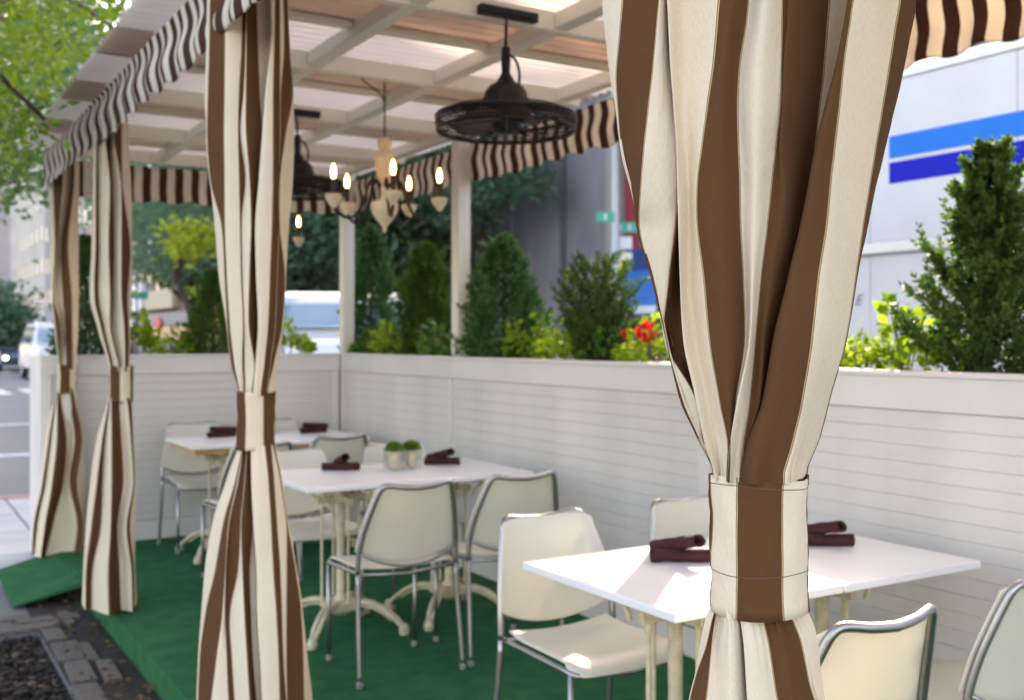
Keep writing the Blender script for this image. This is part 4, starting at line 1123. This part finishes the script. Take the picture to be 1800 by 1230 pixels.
def leafy(label, x, y, h, r, material, n, leaf, seed, flowers=None, z0=1.215):
    h *= 1.42; r *= 1.1
    t = empty('leafy_plant', (x, y, z0), label, 'bedding plant', 'leafy bedding plants in the planters')
    rg = np.random.default_rng(seed)
    a = rg.uniform(0, 2*math.pi, n); q = np.sqrt(rg.random(n)); el = rg.uniform(.25, 1, n)
    dome = np.sqrt(np.maximum(0, 1-(q*.9)**2))
    P = np.stack([r*q*np.cos(a), r*q*np.sin(a), h*(.15+.85*dome*el)*(1+.25*np.sin(2*a+seed))], 1)
    D = np.stack([np.cos(a), np.sin(a), rg.uniform(-.1, .8, n)], 1)
    V, Q = leaves(P, D, leaf, .85, .5, .10)
    link('foliage', np_mesh('foliage', V, Q, material), t)
    m = MB(); rr = random.Random(seed)
    for k in range(9):
        b = rr.uniform(0, 6.28); m.tube([(0, 0, -.03), (r*.3*math.cos(b), r*.3*math.sin(b), h*.4), (r*.6*math.cos(b), r*.6*math.sin(b), h*.8)], .0025, 4)
    m.build('stem', M_['twig'], t)
    for (fx, fy, fz_, fr, fm) in (flowers or []):
        m = MB(); m.tube([(fx*.3, fy*.3, h*.3), (fx, fy, fz_)], .002, 4); st = m.build('flower_stalk', M_['geranium2'], t)
        nn = 60; dv = unit(rg.normal(0, 1, (nn, 3)))
        V, Q = leaves(dv*fr*.65+np.array([fx, fy, fz_]), dv, fr*.75, .95, .35)
        st2 = link('flower_head', np_mesh('flower_head', V, Q, fm), t)
    return t
GR, G2 = M_['geranium'], M_['geranium2']
RF, YF = M_['redflower'], M_['yellowflower']
leafy('bright green leafy plant in front of the large loose boxwood', 3.33, 2.62, .235, .105, GR, 130, .050, 21)
leafy('low yellow green leafy plant with one yellow flower beside the nearest curtain', 3.34, 2.98, .165, .16, GR, 210, .036, 22, [(-.02, .10, .225, .024, YF)])
leafy('low spreading green plant under the blank lower side of the white truck', 3.32, 2.80, .13, .14, GR, 190, .040, 37)
leafy('bright leafy plant at the foot of the large boxwood, nearest the picture edge', 3.35, 2.42, .16, .09, GR, 100, .042, 23)
leafy('yellow green geranium with red blooms half hidden by the nearest curtain', 3.30, 4.10, .17, .15, GR, 190, .046, 24, [(-.03, .0, .215, .042, RF), (.0, .20, .205, .022, RF), (-.06, -.04, .19, .024, RF)])
leafy('leafy plant with mid green foliage at the foot of the boxwood with pale shoots', 3.33, 4.50, .16, .13, G2, 170, .042, 25)
leafy('bright low leafy plant between the broad cone and the pale tipped boxwood', 3.32, 4.92, .20, .14, GR, 200, .044, 26)
leafy('bright leafy plant right in front of the broad dark cone', 3.31, 5.27, .20, .12, GR, 170, .046, 27)
leafy('small mid green plant at the very foot of the broad dark cone', 3.30, 5.60, .13, .13, G2, 150, .045, 33)
leafy('low bright plant hugging the wall below the street sign pole', 3.30, 4.70, .14, .12, GR, 150, .042, 34)
leafy('low pale green plant at the base of the upright yew', 3.30, 6.66, .16, .14, GR, 170, .050, 35)
leafy('mid green plant at the base of the tall columnar conifer', 3.30, 7.42, .17, .16, G2, 190, .055, 36)
leafy('mid green leafy plant under the upright yew beside the second white post', 3.31, 6.30, .20, .15, G2, 200, .055, 28)
leafy('bright leafy plant between the corner post and the upright yew', 3.31, 7.02, .21, .18, GR, 240, .055, 29)
leafy('bright leafy plant beside the corner post in front of the white van', 2.72, 7.84, .20, .18, GR, 230, .055, 30)
leafy('vivid green leafy plant on the far end wall right of the third curtain', 1.58, 7.85, .30, .13, GR, 200, .055, 31)
leafy('low vivid green plant between the bushy one and the conical yew on the far wall', 1.86, 7.85, .17, .16, GR, 200, .045, 32)

# ------------------------------------------------------------------ trees
def tree(label, x, y, z0, th, tr, crown_c, crown_r, nclump, nleaf, leaf, material, seed, lean=(0, 0), cut=None, extra=None, clump_r=.28, droop=0, width=.5):
    t = empty('street_tree', (x, y, z0), label, 'tree', 'street trees round the cafe')
    rg = np.random.default_rng(seed); rr = random.Random(seed)
    top = Vector((lean[0], lean[1], th))
    m = MB(); m.tube(spl([(0, 0, -.05), (lean[0]*.2, lean[1]*.2, th*.4), (lean[0]*.6, lean[1]*.6, th*.75), tuple(top)], 4), [tr*(1.25-.6*i/12) for i in range(13)], 10); m.build('trunk', M_['bark'], t, smooth=True)
    C = []
    while len(C) < nclump:
        d = unit(rg.normal(0, 1, 3)); q = rg.uniform(.25, 1)**.45
        p = np.array(crown_c)+d*q*np.array(crown_r)
        if cut is None or cut(p+np.array([x, y, z0])): C.append(p)
    C = np.array(C); lb = MB()
    for i in range(0, nclump, 2):
        p = Vector(C[i]); mid = top.lerp(p, .5)+Vector((rr.uniform(-.2, .2), rr.uniform(-.2, .2), rr.uniform(.0, .3)))*max(crown_r)*.25
        lb.tube(spl([tuple(top*.9), tuple(mid), tuple(p)], 4), [tr*.42*(1-.85*k/8)+.004 for k in range(9)], 5)
    for e in (extra or []): lb.tube(spl(e[0], 4), [e[1]*(1-.8*k/((len(e[0])-1)*4))+.003 for k in range((len(e[0])-1)*4+1)], 6)
    lb.build('limbs', M_['bark'], t, smooth=True)
    idx = rg.integers(0, nclump, nleaf); rc = np.mean(crown_r)*clump_r
    G = rg.normal(0, 1, (nleaf, 3))*np.array([1, 1, .55])*rc
    P = C[idx]+G; P[:, 2] -= droop*np.abs(G[:, 0])
    if cut is not None:
        W = P+np.array([x, y, z0]); keep = np.array([cut(w_) for w_ in W]); P = P[keep]
    D = rg.normal(0, 1, (len(P), 3))*np.array([1, 1, .6])+np.array([0, 0, -.25])
    V, Q = leaves(P, D, leaf, width, .3, .06)
    link('crown', np_mesh('crown', V, Q, material), t)
    return t
# near honey locust whose trunk stands in the mulched pit (out of the picture)
def above_roof(p):
    # clear of the roof, the valance and the open side
    if p[0] > .80 and p[2] < 2.95 and p[1] < 8.2: return False
    if p[0] > .55 and p[2] < 2.3: return False
    if p[2] < 2.28: return False
    return True
tree('honey locust with bright fine leaves over the roof edge, trunk in the mulch pit', -.18, 4.75, -.15, 2.9, .10, (.0, 2.6, 3.35), (1.75, 3.1, 1.5), 70, 26000, .062, M_['locust'], 11, cut=above_roof, clump_r=.17, width=.42,
     extra=[([(0, .1, 2.6), (.25, 1.6, 3.0), (.55, 3.2, 3.1), (.75, 4.2, 3.35)], .022), ([(0, .1, 2.4), (.2, 1.4, 2.35), (.45, 2.6, 2.55), (.72, 3.5, 2.95)], .02)])
tree('big deep green tree on the pavement beyond the cross street, low branches', -.2, 17.5, GZ, 3.2, .16, (.6, .0, 4.6), (3.2, 3.2, 3.4), 60, 15000, .17, M_['treeB'], 12, cut=lambda p: p[0] < 3.6 and p[2] > 3.5)
tree('small round dark tree far down the avenue near the orange sign', 4.9, 62, GZ, 1.6, .15, (0, 0, 2.75), (2.3, 2.3, 1.6), 30, 4000, .40, M_['treeA'], 13)
tree('large deep green tree behind the far end wall, between third and second curtains', 11.2, 33, -.1, 3.6, .20, (-.6, 0, 7.4), (5.0, 4.6, 4.6), 70, 15000, .30, M_['treeA'], 14, cut=lambda p: p[2] > 3.4)
tree('dark leaning tree with yellow leaves catching the sun, beyond the far end wall', 7.2, 26.3, -.25, 3.3, .10, (-.45, -.2, 3.75), (.55, .6, 1.15), 14, 700, .20, M_['treeY'], 15, lean=(-.9, .2))
tree('deep green tree behind the white van', 13.8, 38, -.1, 3.4, .18, (0, 0, 6.8), (4.2, 4.2, 4.0), 60, 13000, .28, M_['treeA'], 16, cut=lambda p: p[2] > 2.6)
tree('green tree rising behind the upright yew, between the two white posts', 15.6, 33, -.1, 3.2, .17, (0, 0, 6.3), (3.3, 3.4, 3.9), 54, 12000, .26, M_['treeB'], 17, cut=lambda p: p[2] > 2.2)
tree('tree with feathery branches reaching across the grey violet facade', 15.6, 28.2, -.1, 4.2, .13, (.0, -.6, 6.4), (1.6, 2.9, 2.0), 30, 4200, .22, M_['treeA'], 18, cut=lambda p: p[2] > 4.6, clump_r=.2)
tree('unseen tree beyond the white truck, added to shade the pavilion roof', 14.4, 17.4, -.25, 6.5, .19, (0, .3, 11.2), (3.2, 2.5, 3.9), 70, 15000, .22, M_['treeB'], 19)  # unseen tree, crown added and shaped to keep sun off roof and middle table
tree('deep green tree far along the avenue over the storefronts', 15.8, 47, -.1, 3.6, .2, (0, 0, 7.6), (4.2, 4.8, 4.4), 50, 8000, .36, M_['treeA'], 20, cut=lambda p: p[2] > 4.6)
tree('green tree farthest along the avenue above the parked cars', 15.8, 62, -.1, 3.6, .2, (0, 0, 7.6), (4.2, 4.8, 4.4), 44, 6000, .42, M_['treeB'], 21, cut=lambda p: p[2] > 4.4)

# ------------------------------------------------------------------ buildings along the avenue
def building(label, x, y0, y1, h, material, floors, cols, first=4.2, win=(1.1, 1.7), cornice=M_['bstone'], shop=None, depth=5, z0=-.1, gap=0):
    t = empty('city_building', (x, (y0+y1)/2, z0), label, 'building', 'buildings along the avenue')
    m = MB(); m.box(x, x+depth, y0, y1, z0-.1, h); m.build('wall', material, t, world=True)
    m = MB(); m.box(x-.35, x+.3, y0, y1-.01, h-.55, h+.25); m.box(x-.18, x+.1, y0+.01, y1-.02, h-.9, h-.551); m.build('cornice', cornice, t, bevel=.05, world=True)
    if shop is not None:
        m = MB(); m.box(x-.06, x+.05, y0+.4, y1-.4, z0+.5, 3.0); m.build('shop_window', M_['shopglass'], t, world=True)
        m = MB(); m.box(x-.16, x+.05, y0+.2, y1-.2, 3.0, 3.75); m.build('fascia', shop, t, bevel=.03, world=True)
    if cols:
        fm = MB(); ww, wh = win
        fm.box(-.07, .03, -ww/2-.12, ww/2+.12, -wh/2-.16, -wh/2); fm.box(-.05, .03, -ww/2-.1, -ww/2, -wh/2+.001, wh/2); fm.box(-.05, .03, ww/2, ww/2+.1, -wh/2+.001, wh/2); fm.box(-.06, .03, -ww/2-.12, ww/2+.12, wh/2+.001, wh/2+.2); fm.box(-.03, .03, -ww/2, ww/2, -.03, .03)
        fme = fm.mesh('window', cornice); pm = MB(); pm.box(-.012, .02, -ww/2+.001, ww/2-.001, -wh/2+.001, wh/2-.001); pme = pm.mesh('pane', M_['winglass'])
        fh = (h-1.2-first)/max(1, floors)
        for i in range(floors):
            for j in range(cols):
                p = Vector((x, y0+(y1-y0)*(j+.5)/cols, first+fh*(i+.5)))-Vector(t.location)
                o = link('window', fme, t); o.location = p; q = link('pane', pme, o)
    return t
b = building('low red painted building with bright blue awning, by the street sign pole', 17.3, 10.5, 22.6, 8.6, M_['bred'], 2, 4, first=3.9, shop=M_['bluedark'], win=(1.3, 1.6))
m = MB(); m.v += [(x_, y_, z_) for y_ in (16.0, 22.3) for x_, z_ in ((17.2, 3.2), (15.7, 2.35), (15.7, 1.95), (17.2, 1.95))]
m.face((0, 1, 2, 3)); m.face((7, 6, 5, 4))
for i in range(4): m.face((i, 4+i, 4+(i+1) % 4, (i+1) % 4))
m.build('awning', M_['bluefront'], b, world=True)
m = MB(); m.box(15.66, 15.699, 16.0, 22.3, 1.99, 2.16); m.build('awning_stripe', M_['signwhite'], b, world=True)
b = building('tall grey violet brick building with blank side, behind the pale tipped boxwood', 17.3, 22.65, 37.5, 17.0, M_['bgrey'], 0, 0)
for yy, ww_ in ((25.4, .12), (28.3, .5), (31.9, .12), (34.4, .45)):
    m = MB(); m.box(17.14, 17.31, yy, yy+ww_, -.1, 16.0); m.build('pilaster' if ww_ > .2 else 'downpipe', M_['bgrey'] if ww_ > .2 else M_['poledark'], b, world=True)
for yy, z0_ in ((24.0, .2), (27.0, .2), (30.2, .2)):
    m = MB(); m.box(17.24, 17.31, yy, yy+1.0, z0_, 2.3); m.build('door', M_['darktrim'], b, world=True)
m = MB(); m.box(17.16, 17.31, 22.7, 23.3, -.1, 16.2); m.build('corner_pier', M_['bstone'], b, world=True)
m = MB(); m.box(17.15, 17.31, 31.0, 37.4, 2.1, 2.6); m.build('ledge', M_['bstone'], b, world=True)
building('brownstone building with shop behind the white van', 17.3, 37.6, 50.0, 14.5, M_['bbrown'], 3, 5, shop=M_['fascia'])
building('tan brick building with storefront down the avenue', 17.3, 50.1, 62.0, 16.0, M_['btan'], 4, 5, shop=M_['bbrown'])
b = building('brownstone with slate sign and cream awning, seen between third and second curtains', 17.3, 62.1, 86.0, 19, M_['bbrown'], 5, 9, shop=None)
for (ya, yb, z0_, z1_, mm, nm) in ((64, 85, 2.25, 3.1, M_['fascia'], 'sign_fascia'), (71, 79, 3.4, 4.7, M_['awncream'], 'sign_panel'), (66, 84, .2, 2.2, M_['shopglass'], 'shop_window'), (63, 68, 3.3, 5.4, M_['bpink'], 'sign_panel'), (80.5, 85, 3.3, 5.4, M_['signwhite'], 'sign_panel')):
    m = MB(); m.box(16.9, 17.31, ya, yb, z0_, z1_); m.build(nm, mm, b, bevel=.03, world=True)
m = MB(); m.lathe([(.62, -.06), (.66, 0), (.62, .06)], 20)
m.v = [(16.84+z_, 83.6+x_*2.0, 2.65+y_) for x_, y_, z_ in m.v]; m.build('round_sign', M_['signwhite'], b, world=True)
m = MB(); m.lathe([(.40, -.05), (.44, 0), (.40, .05)], 16)
m.v = [(16.82+z_, 74.5+x_*2.0, 2.45+y_) for x_, y_, z_ in m.v]; m.build('round_sign', M_['signred'], b, world=True)
building('pale pink brick building far down the avenue beside the farthest curtain', 17.3, 86.1, 108, 26, M_['bpink'], 6, 8, cornice=M_['bcream'])
building('mauve grey building farther down the avenue', 17.3, 108.1, 134, 31, M_['bmauve'], 7, 8, cornice=M_['bstone'])
building('cream stone tower at the end of the avenue', 17.3, 134.1, 170, 52, M_['bcream'], 12, 8, cornice=M_['bcream'])
building('pale mauve block closing the end of the avenue, haze put into its colour', 14.0, 190, 260, 40, M_['bmauve'], 9, 10, cornice=M_['bstone'], depth=30)

# ------------------------------------------------------------------ box truck
t = empty('box_truck', (8.0, 2.5, RZ), 'large white box truck with light and dark blue stripes, parked beyond the planter', 'truck')
TX = 6.8; TY1 = 7.0; TY0 = -3.2
m = MB(); m.box(TX+.02, 9.25, TY0, TY1, .62, 3.46); m.build('cargo_box', M_['truck'], t, bevel=.03, world=True)
npan = 8; pw = (TY1-TY0-.1)/npan; me = None
for i in range(npan):
    for (za, zb) in ((1.385, 2.055), (2.155, 3.40), (.66, 1.30)):
        m = MB(); m.box(TX, TX+.019, TY0+.05+i*pw+.004, TY0+.05+(i+1)*pw-.004, za, zb); m.build('side_panel', M_['truck'], t, bevel=.003, seg=1, world=True)
for z, hh in ((2.105, .048), (1.342, .040)):
    m = MB(); m.box(TX-.035, TX+.018, TY0, TY1, z-hh, z+hh); m.build('side_rail', M_['alu'], t, bevel=.016, seg=3, world=True)
m = MB(); m.box(TX-.012, TX+.25, TY0, TY1, 3.402, 3.49); m.build('roof_rail', M_['alu'], t, bevel=.01, world=True)
m = MB(); m.box(TX-.005, TX-.001, TY0+.02, 5.50, 2.80, 2.972); o = m.build('stripe', M_['lblue'], t, world=True); o['label'] = 'light blue stripe'
m = MB(); m.box(TX-.005, TX-.001, TY0+.02, 5.50, 2.604, 2.767); o = m.build('stripe', M_['dblue'], t, world=True); o['label'] = 'dark blue stripe'
def text(body, size, loc, rot, material, parent, name='lettering', shear=0, ext=.002, sx=1):
    c = bpy.data.curves.new(name, 'FONT'); c.body = body; c.size = size; c.extrude = ext; c.shear = shear; c.align_x = 'RIGHT'; c.materials.append(material)
    tmp = bpy.data.objects.new('lettering_curve', c); COL.objects.link(tmp); bpy.context.view_layer.update()
    me = bpy.data.meshes.new_from_object(tmp.evaluated_get(bpy.context.evaluated_depsgraph_get())); bpy.data.objects.remove(tmp)
    o = bpy.data.objects.new(name, me); COL.objects.link(o); o.parent = parent
    o.matrix_parent_inverse = Matrix.Translation(-Vector(parent.location)); o.location = loc; o.rotation_euler = rot; o.scale = (sx, 1, 1)
    return o
rotx = (R_(90), 0, R_(-90))      # upright text read from the -X side, running towards -Y
text('D', .55, (TX-.004, 5.57, 2.575), rotx, M_['dblue'], t, sx=1.0)
text('E', .125, (TX-.004, 5.775, 1.665), rotx, M_['greyink'], t, shear=.35)
for (y_, x_) in ((-1.6, TX+.12), (-.6, TX+.12), (5.2, TX+.12), (-1.6, 9.1), (5.2, 9.1)):
    m = MB(); m.lathe([(.30, -.13), (.47, -.13), (.50, -.09), (.50, .09), (.47, .13), (.30, .13)], 20); m.v = [(z_+x_, y_+a_, b_+RZ+.5) for a_, b_, z_ in m.v]
    wv = m.build('wheel', M_['rubber'], t, smooth=True, sharp=40, world=True)
    m = MB(); m.lathe([(.05, -.135), (.30, -.1315), (.31, .1315), (.05, .135)], 16); m.v = [(z_+x_, y_+a_, b_+RZ+.5) for a_, b_, z_ in m.v]; m.build('rim', M_['alu'], wv, smooth=True, sharp=40)
m = MB(); m.v += [(x_, y_, z_) for x_ in (7.0, 9.1) for y_, z_ in ((TY0-.02, .35), (TY0-2.0, .35), (TY0-2.05, 1.35), (TY0-1.75, 2.45), (TY0-.02, 2.55))]
m.face((0, 1, 2, 3, 4)); m.face((9, 8, 7, 6, 5))
for i in range(5): m.face((i, 5+i, 5+(i+1) % 5, (i+1) % 5))
m.build('cab', M_['carwhite'], t, bevel=.08, seg=3, world=True)
m = MB(); m.box(6.99, 7.0, TY0-1.55, TY0-.5, 1.5, 2.2); m.box(7.2, 8.9, TY0-2.03, TY0-1.9, 1.5, 2.2); m.build('cab_window', M_['autoglass'], t, world=True)
m = MB(); m.box(7.1, 9.0, TY0-1.8, TY1-.1, .28, .60); m.build('chassis', M_['darktrim'], t, world=True)

# ------------------------------------------------------------------ cars
def car(label, x, y, rz, L, W, H, prof, material, group, lights=False, cab=None, shield=None, z=RZ):
    """local frame: front at -Y. prof: (y, z) body side outline; cab: greenhouse outline (y, z) narrower at the roof"""
    t = empty('parked_car' if not lights else 'oncoming_car', (x, y, z), label, 'car', group, rz)
    def extr(poly, wb, wt):
        m = MB(); zs = [p[1] for p in poly]; z0, z1 = min(zs), max(zs)
        ww = lambda zz: (wb+(wt-wb)*(zz-z0)/(z1-z0))/2
        n = len(poly); m.v = [(-ww(c), a, c) for a, c in poly]+[(ww(c), a, c) for a, c in poly]
        m.face(list(range(n))[::-1]); m.face([n+i for i in range(n)])
        for i in range(n): m.face((i, (i+1) % n, n+(i+1) % n, n+i))
        return m
    extr(prof, W, W*.97).build('body', material, t, bevel=.07, seg=3)
    extr(cab, W*.94, W*.74).build('cabin', material, t, bevel=.06, seg=3)
    # glazing: windscreen and side glass proud of the cabin
    (ya, za), (yb, zb) = shield
    m = MB(); nx, ny = 9, 5; P = []
    for j in range(ny):
        f = .06+.86*j/(ny-1)
        P.append([((-1+2*i/(nx-1))*W*(.425-.075*f), ya+(yb-ya)*f-.012-.05*(1-(-1+2*i/(nx-1))**2)*0, za+(zb-za)*f+.008) for i in range(nx)])
    m.grid(np.array(P)); m.build('windscreen', M_['autoglass'], t, smooth=True, solid=.012)
    zc0, zc1 = za+.05, zb-.08
    for s in (-1, 1):
        m = MB(); y0_, y1_ = ya+.62, max(p[0] for p in cab)-.35
        xw = lambda zz: (W*.94+(W*.74-W*.94)*(zz-min(p[1] for p in cab))/(max(p[1] for p in cab)-min(p[1] for p in cab)))/2+.006
        m.v = [(s*xw(zc0), y0_-.2, zc0), (s*xw(zc0), y1_, zc0), (s*xw(zc1), y1_-.15, zc1), (s*xw(zc1), y0_+.15, zc1)]; m.face((0, 1, 2, 3)); m.build('side_window', M_['autoglass'], t, solid=.01)
        fr = -L/2
        m = MB(); m.ball((s*W*.36, fr+.03, H*.40), .13, .06, .085, 10, 6); m.build('headlight', M_['lamp'] if lights else M_['alu'], t, smooth=True)
        m = MB(); m.box(s*W*.5, s*(W*.5+.16), ya+.35, ya+.43, za+.02, za+.16); m.build('mirror', M_['darktrim'], t, bevel=.02)
        for yw in (-L*.31, L*.31):
            m = MB(); m.lathe([(.18, -.10), (.30, -.10), (.325, -.06), (.325, .06), (.30, .10), (.18, .10)], 18); m.v = [(c+s*(W/2-.09), yw+a, b+.325) for a, b, c in m.v]
            wv = m.build('wheel', M_['rubber'], t, smooth=True, sharp=40)
            m = MB(); m.lathe([(.04, -.104), (.18, -.101), (.19, .101), (.04, .104)], 14); m.v = [(c+s*(W/2-.09), yw+a, b+.325) for a, b, c in m.v]; m.build('rim', M_['alu'], wv, smooth=True, sharp=40)
    m = MB(); m.box(-W*.30, W*.30, -L/2-.02, -L/2+.05, H*.30, H*.40); m.build('grille', M_['darktrim'], t, bevel=.02)
    m = MB(); m.box(-W*.48, W*.48, -L/2-.06, -L/2+.1, H*.16, H*.28); m.build('bumper', M_['darktrim'], t, bevel=.03)
    return t
L = 5.4; H = 2.24
car('white delivery van facing us just past the far end wall', 5.50, 13.8, R_(-17), L, 2.0, H,
    [(-L/2, .35), (-L/2+.02, 1.0), (-L/2+.35, 1.62), (-L/2+1.0, 1.74), (L/2, 1.74), (L/2, .35)], M_['carwhite'], 'vehicles on the avenue',
    cab=[(-L/2+.85, 1.70), (-L/2+1.28, 2.17), (-L/2+1.5, 2.235), (L/2-.1, 2.235), (L/2-.03, 1.70)], shield=((-L/2+.80, 1.74), (-L/2+1.24, 2.17)))
def sedan(label, x, y, rz, sc_, m, lights):
    L, W, H = 4.6*sc_, 1.8*sc_, 1.45*sc_
    return car(label, x, y, rz, L, W, H, [(-L/2, .25*sc_), (-L/2, .62*sc_), (-L/2+.25*sc_, .80*sc_), (-L*.16, .95*sc_), (L*.42, .98*sc_), (L/2, .80*sc_), (L/2, .25*sc_)], m, 'vehicles on the avenue', lights,
        cab=[(-L*.19, .93*sc_), (-L*.03, 1.38*sc_), (L*.05, 1.45*sc_), (L*.24, 1.43*sc_), (L*.40, .95*sc_)], shield=((-L*.19, .95*sc_), (-L*.03, 1.38*sc_)))
def suv(label, x, y, rz, sc_, m, lights):
    L, W, H = 4.9*sc_, 1.95*sc_, 1.95*sc_
    return car(label, x, y, rz, L, W, H, [(-L/2, .35*sc_), (-L/2, .95*sc_), (-L/2+.2*sc_, 1.12*sc_), (-L*.2, 1.22*sc_), (L/2, 1.22*sc_), (L/2, .35*sc_)], m, 'vehicles on the avenue', lights,
        cab=[(-L*.22, 1.20*sc_), (-L*.08, 1.84*sc_), (0, 1.93*sc_), (L*.46, 1.92*sc_), (L*.495, 1.20*sc_)], shield=((-L*.22, 1.22*sc_), (-L*.08, 1.84*sc_)))
suv('pale gold and white sport utility car with lit headlamps waiting at the crossing', 6.45, 46, 0, 1.18, M_['carwhite'], True)
sedan('small blue grey car with one bright headlamp behind the utility car', 6.55, 62, 0, 1.08, M_['carblue'], True)
sedan('pale gold car parked far down the avenue under the round tree', 6.2, 82, 0, 1.1, M_['carsilver'], False)
sedan('blue grey car farthest down the avenue', 8.6, 100, 0, 1.1, M_['carblue'], False)

# ------------------------------------------------------------------ street furniture
t = empty('sign_pole', (15.25, 20.3, -.10), 'pale grey lamp pole carrying two green street signs, in front of the red building', 'street sign')
m = MB(); m.lathe([(.16, 0), (.16, .6), (.115, .7), (.10, 4.0), (.09, 9.0)], 14); m.build('pole', M_['pole'], t, smooth=True, sharp=40)
def plate(nm, mat_, c, wd, ht, ang, marks):
    Mx = Matrix.Translation(c) @ Matrix.Rotation(ang, 4, 'Z'); m = MB(); m.box(-wd/2, wd/2, -.012, .012, -ht/2, ht/2, Mx); p = m.build(nm, mat_, t, bevel=.004)
    for (u, w_) in marks:
        m = MB(); m.box(u-w_/2, u+w_/2, -.016, -.0125, -ht*.3, ht*.3, Mx); m.build('lettering', M_['signwhite'], p)
plate('street_sign', M_['signgreen'], Vector((-.24, .08, 4.40)), .44, .24, R_(-38), [(0, .05)])
plate('street_sign', M_['signgreen'], Vector((.36, -.05, 4.17)), .70, .25, R_(-40), [(-.22, .10), (.02, .05)])
plate('notice_plate', M_['signwhite'], Vector((.22, -.12, 3.78)), .30, .30, R_(-35), [])
plate('notice_plate', M_['signwhite'], Vector((.22, -.12, 3.45)), .30, .20, R_(-35), [])
t = empty('lamp_post', (13.9, 46, -.10), 'dark grey lamp post beyond the leafy plants on the far wall', 'lamp post')
m = MB(); m.lathe([(.22, 0), (.20, .9), (.13, 1.1), (.11, 5.0), (.08, 8.5)], 12); m.build('pole', M_['poledark'], t, smooth=True, sharp=40)
m = MB(); m.tube(spl([(0, 0, 8.3), (-.5, 0, 8.9), (-1.6, 0, 9.1)], 4), .05, 8); m.build('arm', M_['poledark'], t, smooth=True)
m = MB(); m.ball((-1.8, 0, 9.05), .4, .16, .10, 10, 5); m.build('lamp_head', M_['poledark'], t, smooth=True)
t = empty('orange_sign', (6.25, 45, -.25), 'tall orange sign on a pole far down the avenue', 'road sign')
m = MB(); m.lathe([(.05, 0), (.04, 4.2)], 8); m.build('post', M_['poledark'], t, smooth=True, sharp=40)
m = MB(); m.box(-.17, .17, -.075, -.045, 2.75, 3.65); m.build('panel', M_['orange'], t, bevel=.02)
m = MB(); m.box(-.13, .13, -.085, -.0755, 3.15, 3.6); m.build('panel_face', M_['signwhite'], t, bevel=.01)
t = empty('traffic_sign', (10.75, 52, -.25), 'small green sign on a pole at the edge of the third curtain', 'road sign')
m = MB(); m.lathe([(.06, 0), (.05, 4.6)], 8); m.build('post', M_['poledark'], t, smooth=True, sharp=40)
m = MB(); m.box(-.5, .5, -.09, -.06, 3.5, 3.85); m.build('panel', M_['signgreen'], t, bevel=.01)
